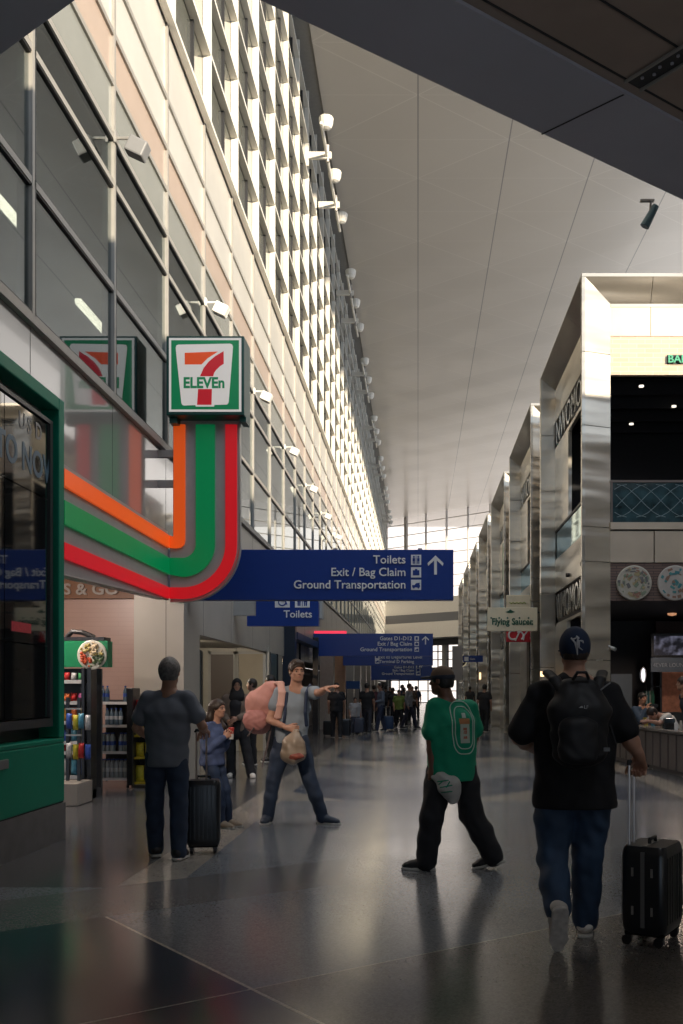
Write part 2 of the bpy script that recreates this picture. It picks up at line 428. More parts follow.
for k in range(1, 8):
    if k == 1:
        fl2 = copy_tree(fl, (0, P*2*k, 0), label='pale box floodlight on the glazed wall, second in the row, above the green sign')
        for ch in fl2.children:
            ch.data = ch.data.copy(); ch.data.materials[0] = M_fw
    else: copy_tree(fl2, (0, P*2*(k-1), 0), label='pale box floodlight on the glazed wall, %s in the row from the low ceiling' % ordn[k-1])
# lighting rail high under the ceiling, in runs of three heads
starts = [30.8+11.2*k for k in range(7)]
rp = None
for k, y in enumerate(starts):
    if rp is None:
        x = -2.95; z = 18.9
        rp = empty('light_rail', (x, y, z), 'white rail of three cup lights high under the ceiling, nearest rail', 'light rail', 'light rails along the top of the glazed wall')
        MB().tube([(x,y-.3,z-.1),(x,y+6.9,z-.1)], .05, 8).build('rail', M_white, rp)
        for dy in (0, 3.2, 6.2):
            h_ = MB().lathe([(.05,-.24),(.15,-.2),(.21,-.08),(.23,.10),(.21,.13)], (x+.12,y+dy,z+.1), 14).build('lamp_head', M_white, rp)
        for dy in (1.6, 4.9):
            MB().box(WX+.2, x+.15, y+dy-.05, y+dy+.05, z-.2, z+.02).build('arm', M_white, rp)
            MB().tube([(x+.02,y+dy,z-.3),(x+.02,y+dy,z+.25)], .06, 8).build('clamp', M_metal, rp)
    else:
        copy_tree(rp, (0, y-starts[0], 0), label='white rail of three cup lights high under the ceiling, %s rail from the near end' % ordn[k-1])

# ------------------------------------------------------------ angled end wall
P1 = Vector((-4.2, 117.9, 0)); P2 = Vector((16, 99.3, 0)); U = (P2-P1).normalized(); Nn = Vector((U.y, -U.x, 0)); LEN = (P2-P1).length
def ebox(mb, s0, s1, t0, t1, z0, z1, m=0):
    n0 = len(mb.v); mb.box(s0, s1, t0, t1, z0, z1, m)
    R = Matrix(((U.x, -U.y, 0, P1.x), (U.y, U.x, 0, P1.y), (0,0,1,0), (0,0,0,1))); mb.xf(R, n0)
mb = MB(); gl = MB()
z = 11.7
while z < CH+.2:
    ebox(mb, 0, LEN, -.06, .02, z-.04, z+.04); z += 1.27
s_ = .8; k = 0
while s_ < LEN:
    ebox(mb, s_-(.2 if k == 1 else .05), s_+(.2 if k == 1 else .05), -.2, .05, 11.6, CH); s_ += 3.1; k += 1
ebox(gl, 0, LEN, 0, .02, 11.7, CH)
we = struct(mb.build('window_end', mat('mull_end', (.62,.57,.52), .5))); gl.build('glass_pane', glass_mat('end_glass', (.95,.93,.92), (.8,.8,.8), .05, .02), we)
mb = MB()
ebox(mb, 0, LEN, -2.2, .3, 9.9, 11.62, 0); ebox(mb, 0, LEN, -2.6, .3, 8.9, 9.9, 1); ebox(mb, 0, LEN, -3.2, .3, 7.2, 8.9, 0); ebox(mb, 0, LEN, -.4, .3, 6.5, 7.2, 1)
ebox(mb, 0, LEN, -.2, .3, 3.6, 4.0, 1)
for s0 in (0, 9.6, 14, 20): ebox(mb, s0, s0+(.5 if s0 else 1.2), -.3, .3, 0, 6.6, 0)
struct(mb.build('wall_end', [mat('end_pale', (.36,.35,.33), .5, noise=.1), mat('end_dark', (.06,.065,.075), .5)]))
mb = MB(); s_ = 1.2
for z in (4.0, 4.9, 5.8, .1, 1.4, 2.6, 3.6): ebox(mb, 0, LEN, -.05, .05, z-.05, z+.05)
while s_ < LEN: ebox(mb, s_, s_+.1, -.05, .05, 0, 6.6); s_ += 1.5
w2 = struct(mb.build('window_low', M_gask)); gl = MB(); ebox(gl, 0, LEN, 0, .02, 0, 6.5); gl.build('glass_pane', MATS['end_glass'], w2)
# ------------------------------------------------------------ shop blocks on the right
RX = 3.0; D0 = 18.3; BL = 6.1; PITCH = 8.3; TOP = 9.13; XE = 11.0
M_brick = brick_mat('pale_brick', (.50,.36,.27), (.58,.43,.32), (.62,.52,.42), .30, .085, .75)
M_brick2 = brick_mat('brown_slat_brick', (.12,.075,.06), (.16,.10,.08), (.05,.035,.03), .34, .05, .7)
M_mir = mat('letter_steel', (.62,.60,.56), .2, 1.0)
M_glassb = glass_mat('balustrade_glass', (.30,.40,.44), (.7,.85,.9), .03, .22)
def seam_levels(a, b, levels):
    zs = [a]+[z for z in levels if a+.05 < z < b-.05]+[b]; return list(zip(zs[:-1], zs[1:]))
LV = [2.05, 3.86, 4.5, 6.35, 7.7]
def make_block():
    r = empty('shop_block', (RX, D0, 0), 'nearest two-storey shop block clad in brushed steel, restaurant on its ground floor', 'shop', 'steel-framed shop blocks')
    # steel portal, facing the viewpoint
    mb = MB(); g = .006
    yi = D0+.2; xi = RX+.56; zi = 8.64
    for a, b in seam_levels(0, TOP-.06, LV):
        bi = min(b, zi) if b < TOP-.1 else zi
        mb.prism([(RX+.06, D0, a+g), (xi, yi, a+g), (xi, yi, bi-g if bi != zi else zi), (RX+.06, D0, b-g)], (-.03, .05, 0))
        mb.box(RX, RX+.06, D0, D0+.12, a+g, b-g)
    mb.box(RX, XE, D0, D0+.06, TOP-.06, TOP)
    for x0, x1 in ((RX+.06, RX+1.30), (RX+1.31, RX+4.2), (RX+4.21, XE)):
        s0 = x0 if x0 > RX+.1 else xi
        mb.prism([(x0, D0, TOP-.06), (x1, D0, TOP-.06), (x1, yi, zi), (s0, yi, zi)], (0, .04, .03))
    mb.box(xi, XE, yi-.01, yi+.05, zi-.06, zi)
    mb.box(RX+.035, RX+.05, D0+.05, D0+.1, 0, TOP-.1, 1)
    mb.build('steel_portal', [M_steel, M_seam], r)
    # steel portal on the concourse side
    mb = MB(); XI = RX+.35; ye = D0+BL
    for a, b in seam_levels(0, TOP-.3, LV):
        mb.box(RX, XI+.1, ye, ye+.22, a+g, (b-g if b < TOP-.4 else TOP))
        mb.prism([(RX, D0+.12, a+g), (XI, D0+.24, a+g), (XI, D0+.24, b-g), (RX, D0+.12, b-g)], (.03, -.02, 0))
    for y0, y1 in ((D0+.12, D0+2.0), (D0+2.01, D0+4.1), (D0+4.11, ye)):
        mb.prism([(RX, y0, TOP-.03), (RX, y1, TOP-.03), (XI, y1, 8.8), (XI, y0, 8.8)], (.03, 0, .03))
    mb.box(RX, RX+.05, D0+.06, ye+.22, TOP-.03, TOP)
    mb.build('side_portal', [M_steel2], r)
    # roof and rear shell
    MB().box(RX+.05, XE, D0+.06, ye+.2, TOP-.02, TOP+.0).box(XI, XE, ye, ye+.2, 0, TOP-.05).box(XE, XE+.1, D0, ye+.2, 0, TOP).build('shell', M_steel2, r)
    # infill of the side
    mb = MB().box(XI, XI+.08, D0+.24, ye, 8.02, 8.8).box(XI, XI+.08, D0+4.0, ye, 5.38, 7.38).box(XI, XI+.08, D0+.24, ye, 3.86, 4.66)
    mb.box(XI, XI+.08, D0+4.2, ye, 0, 3.05).box(XI-.0, XI+.08, D0+.24, ye, 7.28, 7.36).box(XI, XI+.08, D0+.24, D0+.5, 0, 3.05)
    mb.box(XI+.02, XI+.08, D0+.24, ye, 3.05, 3.12)
    mb.build('side_cladding', M_steel2, r)
    MB().box(XI+.06, XI+.12, D0+.24, ye, 7.36, 8.02).build('upper_letter_backing', M_dark2, r)
    MB().box(XI+.06, XI+.12, D0+.24, ye, 3.12, 3.86).build('lower_letter_backing', M_dark2, r)
    mb = MB(); body = 'HAVL'; y = D0+.5
    mb.text('NWOMOM', ye-.25, 7.42, XI+.04, .54, 'LEFT', .05, xs=1.12, face='-X')
    mb.build('upper_sign_letters', M_mir, r); mb = MB()
    mb.text('WMOMOM', ye-.2, 3.2, XI+.04, .58, 'LEFT', .05, xs=.95, face='-X')
    mb.build('lower_sign_letters', M_mir, r)
    MB().box(XI+.02, XI+.045, D0+.24, ye, 4.66, 5.33).build('side_balustrade_glass', M_glassb, r)
    mb = MB().box(XI, XI+.07, D0+.24, ye, 5.33, 5.38)
    for y in (D0+1.9, D0+3.9): mb.lathe([(.045,-.07),(.045,0)], (XI, y, 4.05), 10, 0, 'X')
    mb.build('side_handrail', M_gask, r)
    # front infill
    mb = MB().box(xi, RX+1.30, yi, yi+.1, 8.05, zi-.06).box(RX+1.31, RX+3.9, yi, yi+.1, 8.05, zi-.06).box(RX+3.91, XE, yi, yi+.1, 8.05, zi-.06)
    for a, b in ((xi, RX+1.36), (RX+1.38, RX+3.3), (RX+3.32, XE)): mb.box(a, b, yi, yi+.1, 3.86, 4.44)
    mb.box(xi, XE, yi-.03, yi+.12, 4.47, 4.60)
    mb.build('facade_panel', M_steel2 if False else mat('facade_cladding', (.62,.51,.39), .38, .55, noise=.18, nscale=1.5), r)
    MB().box(xi, XE, yi, yi+.12, 7.33, 8.04).build('brick_band', M_brick, r)
    MB().box(xi, XE, yi+.02, yi+.12, 3.15, 3.85).build('brown_brick_band', M_brick2, r)
    gb = MB().box(xi, XE, yi, yi+.025, 4.60, 5.34).build('balustrade_glass', mat('teal_glass', (.035,.075,.085), .08, noise=.7, nscale=5, coat=.6), r)  # teal mottling puts reflections into the glass colour
    mb = MB()  # pale wires drawn in place of the roof structure's reflection
    for k in range(20):
        x = xi-.6+k*.36
        for sg in (1, -1):
            pts = [(x+.9*t, yi-.004, (5.0+sg*(.3*math.cos(math.pi*t)))) for t in [i/8 for i in range(9)]]
            pts = [p for p in pts if p[0] > xi+.01]
            if len(pts) > 2: mb.tube(pts, .006, 4)
    mb.build('reflected_lattice', mat('reflection_lines', (.16,.22,.23), .4), gb)
    mb = MB().box(xi, XE, yi-.02, yi+.04, 5.34, 5.38)
    for x in (xi+.01, RX+2.3, RX+4.2): mb.box(x, x+.03, yi-.01, yi+.04, 4.6, 5.34)
    mb.build('handrail', mat('rail_brown', (.12,.09,.075), .5), r)
    # dark rooms
    mb = MB()
    mb.box(XI+.1, XE, yi+5.4, yi+5.5, 0, 9).box(XI+.1, XE, yi+.1, yi+5.5, 4.4, 4.5).box(XI+.1, XE, yi+.1, yi+5.5, 3.15, 3.2).box(XI+.1, XE, yi+.1, yi+5.5, 7.9, 8.0)
    for k in range(5): mb.box(XI+.4, XE, yi+.8+k, yi+.86+k, 7.5, 7.9)
    mb.build('interior', M_dark, r)
    mb = MB()
    for (x, y) in ((RX+1.4, yi+1.2), (RX+2.4, yi+2.6), (RX+1.8, yi+4)): mb.lathe([(.05,0),(.05,.03)], (x, y, 7.47), 10)
    mb.build('downlight', mat('downlight_dim', (1,1,1), emit=(1,.9,.75), es=1.2), r)
    # reflected diagrid is drawn as wires on the balustrade above
    return r
blk = make_block()
names = ['nearest'] + ordn
FEAT = ['', 'in shadow behind the restaurant block, white trefoil-like lettering on its side', '', '', '', '', '']
for k in range(1, 7):
    copy_tree(blk, (0, PITCH*k, 0), label='%s two-storey steel-clad shop block down the right side of the concourse' % ordn[k-1])
# coloured green graphic sign high on the second block's side
mb = MB(); xg = RX+.30; yg = D0+PITCH*2
tag(MB().box(xg, xg+.04, yg+1.2, yg+4.2, 5.6, 7.2).build('shop_banner', mat('banner_green', (.02,.22,.12), .5, noise=.6, nscale=4)), 'green patterned banner hung in the side opening of the third shop block', 'banner')
# upper-floor sign letters over the brick band
yb = D0+.2
rs = empty('bar_sign', (GX(670,yb), yb, GZ(362,yb)), 'green raised letters starting BA on the sunlit brick band', 'sign')
MB().text('BAR', GX(667.5,yb), GZ(363.5,yb), yb-.04, .135, 'LEFT', .03, bold=.004).build('lettering', mat('letter_green', (.03,.30,.16), .4), rs)
MB().box(GX(667,yb), GX(667,yb)+.75, yb-.008, yb+.0, GZ(364.5,yb), GZ(355,yb)).build('rail', M_seam, rs)
# round painted plates
def plate(px, lab, cols, seed):
    x, y, z = W(px, 583, yb-.03); R = .325
    r = empty('round_plaque', (x, y, z), lab, 'plaque', 'round painted plaques on the brown brick band')
    MB().lathe([(R-.02,.03),(R,.02),(R,-.01),(R-.015,-.02)], (x,y,z), 40, 0, 'Y').build('disc', mat('plate_'+str(seed), cols[0], .55, noise=.15, nscale=9), r)
    rnd = random.Random(seed)
    mm = MB()
    for k in range(64 if seed == 1 else 42):
        if seed == 1:
            a = rnd.uniform(0, 6.28); q = R*.88*math.sqrt(rnd.random())
        else:
            a = rnd.uniform(0, 6.28); q = R*(rnd.choice((.52,.55,.6,.3,.1,.8)) if k > 4 else .8)
        cx, cz = x+q*math.cos(a), z+q*math.sin(a); w_ = rnd.uniform(.015,.05); h_ = rnd.uniform(.01,.03)
        t = a+math.pi/2; ux, uz = math.cos(t)*w_, math.sin(t)*w_; vx, vz = -math.sin(t)*h_, math.cos(t)*h_
        dd = y-.022-.0002*k
        mm.prism([(cx-ux-vx, dd, cz-uz-vz), (cx+ux-vx, dd, cz+uz-vz), (cx+ux+vx, dd, cz+uz+vz), (cx-ux+vx, dd, cz-uz+vz)], (0, .004, 0), k % (len(cols)-1))
    mm.build('painted_motif', [mat('ink_%d_%d' % (seed, i), c, .6) for i, c in enumerate(cols[1:])], r)
plate(634, 'round cream plaque with dense red, green and black drawings, left of the pair', [(.42,.38,.31), (.28,.14,.10), (.18,.22,.15), (.13,.12,.12), (.34,.27,.14)], 1)
plate(675, 'round cream plaque with a teal wreath motif, cut by the right edge', [(.40,.36,.32), (.04,.18,.20), (.06,.22,.22), (.22,.12,.08)], 2)
# restaurant inside the nearest block: dark wall with screen, name board, shelf, counter
xs0 = GX(650, 22.4); ysc = 22.4
r = empty('menu_screen', W(667, 656, 22.3), 'glowing screen showing a dim picture above the restaurant name board', 'screen')
mb = MB().box(GX(651,22.3), GX(686,22.3), 22.3, 22.38, GZ(657,22.3), GZ(633,22.3)); mb.build('frame', M_black, r, bevel=.01)
scm = mat('screen_image', (.02,.02,.03), .3, emit=(.20,.22,.34), es=.22); nt = scm.node_tree
n = nt.nodes.new('ShaderNodeTexNoise'); n.inputs['Scale'].default_value = 6; tc = nt.nodes.new('ShaderNodeTexCoord'); nt.links.new(tc.outputs['Object'], n.inputs['Vector'])
cr = nt.nodes.new('ShaderNodeValToRGB'); cr.color_ramp.elements[0].position = .45; cr.color_ramp.elements[0].color = (.01,.01,.02,1); cr.color_ramp.elements[1].position = .75; cr.color_ramp.elements[1].color = (.5,.5,.7,1)
nt.links.new(n.outputs['Fac'], cr.inputs['Fac']); nt.links.new(cr.outputs['Color'], nt.nodes['Principled BSDF'].inputs['Emission Color'])
MB().box(GX(654,22.3), GX(683,22.3), 22.29, 22.3, GZ(655,22.3), GZ(636,22.3)).build('picture', scm, r)
r = empty('name_board', W(667, 672, 22.2), 'dark grey-blue board reading 4EVER LOUNGE below the glowing screen', 'sign')
MB().box(GX(651,22.2), GX(700,22.2), 22.2, 22.3, GZ(672,22.2), GZ(657.5,22.2)).build('board', mat('board_slate', (.07,.09,.12), .4), r)
MB().text('4EVER LOUNGE', GX(653,22.2), GZ(667,22.2), 22.185, .085, 'LEFT', .01, xs=.95).build('lettering', mat('letter_slate', (.25,.28,.33), .5), r)
r = empty('back_bar', (GX(668,22.9), 22.9, 0), 'back bar with shelves, bottles niche and warm brick wall under the name board', 'bar')
mb = MB().box(GX(650,22.9), GX(652,22.9), 22.8, 23.2, 0, GZ(672,22.9)).box(GX(659,22.9), GX(661,22.9), 22.8, 23.2, 0, GZ(672,22.9)).box(GX(650,22.9), GX(661,22.9), 22.8, 23.2, GZ(687,22.9), GZ(686,22.9)).box(GX(650,22.9), GX(700,22.9), 22.6, 23.2, 0, GZ(712,22.9))
mb.build('shelf_unit', M_black, r)
MB().box(GX(661,23), GX(700,23), 23.1, 23.2, GZ(712,23), GZ(672,23)).build('warm_wall', mat('brick_warm_glow', (.30,.13,.08), .7, noise=.5, nscale=12, emit=(.25,.09,.05), es=.12), r)  # faint emission puts warm light into the brick itself
rb = None
bc = [(.03,.12,.08), (.25,.3,.3), (.02,.1,.12), (.2,.22,.2), (.03,.1,.06)]
for k in range(6):
    x = GX(645+k*1.7, 22.7); z = GZ(704, 22.7)
    tag(MB().lathe([(.03,0),(.032,.18),(.012,.24),(.012,.30)], (x, 22.72, z), 8).build('bottle', mat('bar_glass_%d' % (k % 5), bc[k % 5], .15)), 'tall green bottle standing on the bar beside the brick niche', 'bottle', 'bottles on the back bar')
tag(MB().box(GX(640,22.72), GX(657,22.72), 22.62, 22.85, GZ(707,22.7), GZ(704,22.7)).box(GX(641,22.72), GX(656,22.72), 22.66, 22.8, 0, GZ(707,22.7)).build('bottle_stand', M_black), 'black stand carrying the row of green bottles', 'stand')
r = empty('wall_lamp', W(643, 675, 21.5), 'white oval glowing wall lamp left of the back bar', 'lamp')
x, y, z = W(643.2, 675, 21.5)
pts = [(x+.055*math.cos(a), y, z+.16*math.sin(a)) for a in [2*math.pi*k/20 for k in range(20)]]
MB().prism(pts, (0,.05,0)).build('glass', mat('oval_glow', (1,1,1), emit=(.8,.85,1), es=.9), r)
MB().tube([(p[0], p[1]-.01, p[2]) for p in pts+[pts[0]]], .012, 6).build('rim', M_metal, r)
tag(MB().box(GX(611,23), GX(632,23), 23, 23.1, .1, GZ(674,23)).build('glass_door', mat('door_gray', (.10,.115,.13), .25)), 'dim grey glass door beside the column, behind the man in black', 'door')
tag(MB().lathe([(.0,.0),(.09,.02),(.1,.06)], (GX(672,21.5), 21.5, 3.09), 14).build('ceiling_downlight', mat('down_warm', (1,1,1), emit=(1,.45,.2), es=.4)), 'warm recessed downlight above the restaurant screen', 'light')
tag(MB().box(GX(650,24), GX(700,24), 23.4, 23.5, 2.0, 3.1).build('wall_panel', mat('warm_dark', (.06,.03,.025), .6)), 'dark reddish wall panel behind the restaurant screen', 'panel')
# paneled low wall in front of the seating
r = empty('counter_front', (4.35, 19, 0), 'grey-brown panelled low wall with a pale top around the restaurant seating', 'counter')
A0 = Vector((4.10, 23.2, 0)); A1 = Vector((4.80, 14.2, 0)); Uc = (A1-A0).normalized(); Lc = (A1-A0).length
def cbox(mb, s0, s1, t0, t1, z0, z1, m=0):
    n0 = len(mb.v); mb.box(s0, s1, t0, t1, z0, z1, m)
    mb.xf(Matrix(((Uc.x, -Uc.y, 0, A0.x), (Uc.y, Uc.x, 0, A0.y), (0,0,1,0), (0,0,0,1))), n0)
mb = MB(); cbox(mb, 0, Lc, 0, .1, 0, .73)
mb.build('core', mat('counter_core', (.07,.065,.07), .5), r)
mb = MB(); s_ = 0
while s_ < Lc-.3: cbox(mb, s_+.03, s_+.40, -.025, 0, .08, .70); s_ += .44
mb.build('panels', mat('counter_panel', (.13,.115,.115), .45, noise=.15), r, bevel=.006)
mb = MB(); cbox(mb, -.05, Lc, -.05, .42, .73, .78); mb.build('top', mat('counter_top', (.20,.185,.175), .25), r, bevel=.006)
# things on the counter top
def tt(px, d, z=.78): return GX(px, d), d, z
for k, (px, d, col, lab) in enumerate([(640, 20.2, (.5,.42,.08), 'yellow paper cup on the counter by the man in denim'), (647, 19.9, (.08,.25,.35), 'teal cup on the counter beside the yellow one')]):
    x, y, z = tt(px, d); tag(MB().lathe([(.04,0),(.055,.16),(.058,.165)], (x+.12,y,z), 12).build('cup', mat('cup_%d' % k, col, .5)), lab, 'cup')
x, y, z = tt(669, 18.4)
x += .0
r = empty('napkin_dispenser', (x,y,z), 'dark metal napkin box on the counter before the white-shirted diner', 'dispenser')
MB().box(x-.1,x+.1,y-.07,y+.07,z,z+.2).build('case', mat('case_blue', (.05,.07,.09), .25, .6), r, bevel=.02)
MB().box(x-.09,x+.09,y-.075,y-.069,z+.02,z+.12).build('face', M_black, r)
x, y, z = tt(676, 18.2)
tag(MB().lathe([(.03,0),(.033,.1),(.03,.12),(.012,.13),(.012,.15)], (x,y,z), 12).build('salt_shaker', M_signw), 'white shaker beside the napkin box', 'shaker')
x, y, z = tt(681, 18.0)
tag(MB().lathe([(.03,0),(.03,.1),(.02,.14),(.02,.17)], (x,y,z), 12).build('sauce_bottle', mat('sauce_pale', (.5,.45,.4), .3)), 'pale sauce bottle beside the white shaker', 'bottle')
# small silver camera on the column edge
x, y, z = W(611.5, 648, D0+.2)
r = empty('security_camera', (x,y,z), 'small silver camera on the column at the restaurant opening', 'camera')
MB().tube([(x-.06,y,z+.04),(x+.03,y-.02,z)], .02).build('bracket', M_metal, r)
MB().tube([(x-.0,y-.02,z),(x+.05,y-.1,z-.03)], .035, 12).build('housing', mat('silver', (.6,.6,.58), .3, .8), r)

# ------------------------------------------------------------ blade signs on the right
d = 25.6
r = empty('hanging_sign', (GX(537,d), d, GZ(632,d)), 'cream Flying Saucer sign with green gothic lettering, projecting from the shops', 'sign')
x0, x1, z0, z1 = GX(487.5,d), GX(537.5,d), GZ(631,d), GZ(607.5,d)
MB().box(x0,x1,d,d+.12,z0,z1).build('board', mat('cream_board', (.88,.76,.54), .5, noise=.06), r, bevel=.01)
dg = mat('ink_green', (.02,.10,.055), .5)
mb = MB()
# gothic lettering: built-in font squeezed and doubled with slashes at the stems
mb.text('Flying Saucer', (x0+x1)/2, GZ(624.5,d), d-.012, .155, 'CENTER', .012, xs=.88, bold=.006)
for k, px in enumerate((491.2, 495.6, 499.2, 503.6, 507.5, 514, 519.4, 523.6, 528.5, 532.2)):
    xx = GX(px,d); zz_ = GZ(624.2 if k % 2 else 618,d)
    mb.prism([(xx-.028,d-.013,zz_), (xx,d-.013,zz_-.03), (xx+.028,d-.013,zz_), (xx,d-.013,zz_+.03)], (0,.008,0))
mb.build('lettering', dg, r)
xx = GX(510,d); z = GZ(612,d)
mb = MB().prism([(xx-.12,d-.012,z), (xx-.03,d-.012,z+.03), (xx,d-.012,z+.07), (xx+.05,d-.012,z+.035), (xx+.13,d-.012,z), (xx+.04,d-.012,z-.03), (xx-.05,d-.012,z-.025)], (0,.01,0)); mb.build('emblem', dg, r)
MB().tube([(x1-.02,d+.06,z1-.12),(RX+.4,d+.06,z1-.12)], .02).build('bracket', M_black, r)
d = 27.3
r = empty('double_sign', (GX(530,d), d, GZ(642,d)), 'blade sign behind the cream one: pale green-lettered panel over a red panel with white script', 'sign')
x0, x1 = GX(506.5,d), GX(530,d)
MB().box(x0,x1,d,d+.1,GZ(610,d),GZ(595,d)).build('cream_panel', MATS['cream_board'], r, bevel=.01)
MB().tube([(x0+.08+.05*k, d-.008, GZ(603,d)+.018*(-1)**k) for k in range(10)], .014, 5).build('green_lettering', mat('lime', (.30,.36,.05), .5), r)
MB().box(x0,x1,d,d+.1,GZ(642,d),GZ(629,d)).build('red_panel', mat('sign_red', (.58,.02,.03), .4), r, bevel=.01)
mb = MB(); R_ = .1
def arc(cx, cz, r_, a0, a1, n=12): return [(cx+r_*math.cos(math.radians(a0+(a1-a0)*k/n)), d-.01, cz+r_*math.sin(math.radians(a0+(a1-a0)*k/n))) for k in range(n+1)]
cx, cz = GX(513,d), GZ(635,d)
mb.tube(arc(cx, cz, .12, 60, 300), .028, 6); mb.tube(arc(cx+.17, cz-.02, .11, 120, -60), .022, 6); mb.tube([(cx+.06,d-.01,cz-.16),(cx+.2,d-.01,cz+.14),(cx+.3,d-.01,cz+.15)], .024, 6)
mb.tube([(cx+.28,d-.01,cz-.14),(cx+.31,d-.01,cz),(cx+.40,d-.01,cz+.12)], .022, 6)
mb.build('white_script', mat('script_white', (.8,.78,.75), .5), r)
MB().tube([(x1-.02,d+.05,GZ(600,d)),(RX+.4,d+.05,GZ(600,d))], .02).tube([(x1-.02,d+.05,GZ(636,d)),(RX+.4,d+.05,GZ(636,d))], .02).build('bracket', M_black, r)
d = 52
r = empty('round_sign', W(460, 667, d), 'small round white-rimmed shop sign far down the right side', 'sign')
x, y, z = W(460.5, 661, d)
MB().lathe([(.34,.03),(.34,-.03)], (x,y,z), 24, 0, 'Y').build('disc', M_dark2, r)
mb = MB(); mb.tube([(x+.31*math.cos(a), y-.05, z+.31*math.sin(a)) for a in [2*math.pi*k/24 for k in range(25)]], .035, 6); mb.text('abc', x, z-.08, y-.06, .2, 'CENTER', .02); mb.build('ring_and_letters', mat('cream_glow', (.6,.55,.4), .5, emit=(.7,.6,.4), es=.25), r)
MB().tube([(x,y,z),(RX+.2,y,z)], .03).build('bracket', M_black, r)
d = 47
x0, x1 = GX(463,d), GX(477.5,d)
r = empty('gate_sign', (x0, d, GZ(662,d)), 'small blue sign with a white pictogram projecting from the far shops', 'sign')
MB().box(x0,RX+.05,d,d+.1,GZ(662,d),GZ(655.5,d)).build('board', M_blue, r)
MB().box(x0+.06,x0+.26,d-.012,d,GZ(661,d),GZ(656.8,d)).build('pictogram', M_signw, r)
MB().text('Gate', x0+.32, GZ(659.8,d), d-.01, .09, 'LEFT', .01).build('lettering', M_signw, r)
for k, (px, py, d) in enumerate(((481.5, 676, 48), (543, 674, 24.0), (555, 675, 22.5))):
    x, y, z = W(px, py, d)
    tag(MB().box(RX-.06, RX+.02, y-.05, y+.05, z-(.16 if k == 0 else .06), z+(.16 if k == 0 else .06)).build('wall_lamp', mat('warm_glow', (1,1,1), emit=(1,.62,.3), es=2.0)), ['small warm upright wall light far down the shops', 'small warm wall light on the nearest shop side, above the black shoulder', 'second small warm wall light beside the cap'][k], 'lamp')
d = 50
x0, x1 = GX(452.5,d), GX(462.5,d)
tag(MB().box(x0,x1,d,d+.5,GZ(680,d),GZ(646,d)).tube([((x0+x1)/2,d+.25,0),((x0+x1)/2,d+.25,GZ(680,d))], .06).build('totem_sign', mat('totem_gray', (.40,.38,.37), .5)), 'tall grey blank totem beyond the capped man in green', 'totem')
# ------------------------------------------------------------ green shopfront with video wall (left)
GXp = -3.57; YE = 10.1
r = empty('green_shopfront', (GXp, 7.5, 0), 'glossy dark green shopfront frame around a black video wall on a grey plinth', 'shopfront')
YB = 3.5
mb = MB().box(GXp-.35, GXp, YB, YE, .97, 1.02).box(GXp-.35, GXp, YB, YE, .38, .97).box(GXp-.35, GXp, YE-.15, YE, 1.02, 4.41).box(GXp-.35, GXp, YB, YE-.15, 4.28, 4.41)
mb.build('green_frame', M_green, r, bevel=.012)
MB().box(GXp-.35, GXp+.01, YB, YE+.005, 0, .37).box(GXp-.3, GXp-.01, YB, YE-.01, .37, .38, 1).build('plinth', [mat('plinth_gray', (.13,.125,.13), .35, noise=.3, nscale=6), M_seam], r)
mb = MB().box(GXp-.25, GXp-.05, YB, YE-.25, 1.14, 1.22).box(GXp-.25, GXp-.05, YE-.25, YE-.18, 1.14, 4.16).box(GXp-.25, GXp-.05, YB, YE-.25, 4.12, 4.16)
mb.build('screen_bezel', mat('bezel', (.06,.065,.07), .35, .4), r)
MB().box(GXp-.34, GXp-.2, YB, YE-.16, 1.0, 4.28).build('recess_back', M_black, r)
mb = MB(); ys = [YE-.26, 8.80, 7.1, 5.4, 3.6]; zs = [1.23, 1.93, 3.37, 4.11]
for i in range(4):
    for j in range(3): mb.box(GXp-.2, GXp-.07, ys[i+1]+.008, ys[i]-.008, zs[j]+.006, zs[j+1]-.006)
M_scr = mat('video_glass', (.010,.012,.014), .035, spec=.9, coat=1.0)
mb.build('screen_panel', M_scr, r)
mb = MB(); mb.text('TO NOW!', 8.62, 3.54, GXp-.069, .24, 'LEFT', .003, xs=.93, face='+X', bold=.008)
mb.build('screen_lettering', mat('screen_blue', (.03,.06,.09), .3, emit=(.05,.11,.16), es=.12), r)
mb = MB()
for k in range(3): mb.text('USD'[k], 9.12+.2*k, 3.90, GXp-.069, .15, 'LEFT', .003, face='+X', bold=.003)
mb.build('screen_outline_lettering', mat('screen_pale', (.10,.10,.10), .3, emit=(.16,.16,.16), es=.1), r)
mb = MB().box(GXp-.069, GXp-.066, 8.95, 9.4, 2.03, 2.12); mb.build('screen_red_picture', mat('scr_red', (.25,.03,.03), .3, emit=(.3,.03,.04), es=.2, noise=.7, nscale=40), r)
tag(MB().box(GXp-.0, GXp+.02, 8.45, 8.68, .82, .90).build('wall_plate', mat('plate_gray', (.3,.3,.3), .35, .7), bevel=.005), 'small grey metal plate on the green panel under the video wall', 'plate')

# ------------------------------------------------------------ fascia with stripes, then the projecting sign
r = empty('stripe_sign', (GXp, 14.4, 2.7), 'silver sign with orange, green and red stripes bending up from the wall', 'sign')
D = 14.4
mb = MB().prism([(WX,YE+.01,2.66),(WX,D,2.80),(WX,D,3.78),(WX,YE+.01,3.80)], (GXp-.035-WX,0,0))
mb.tube([(GXp-.03,YE+.01,2.665),(GXp-.03,D,2.80)], .012, 5, 1)
px = lambda p, q, o=0: (GX(p, D), D-o, GZ(q, D))
def arcp(R, a0, a1, n=18, cx=182.7, cy=544.6): return [(cx+R*math.cos(math.radians(a0+(a1-a0)*k/n)), cy+R*math.sin(math.radians(a0+(a1-a0)*k/n))) for k in range(n+1)]
out = [(170.2, 536), (173, 536), (173, 418), (239.5, 418)]+arcp(57, 0, 90)+[(170.2, 601.6)]
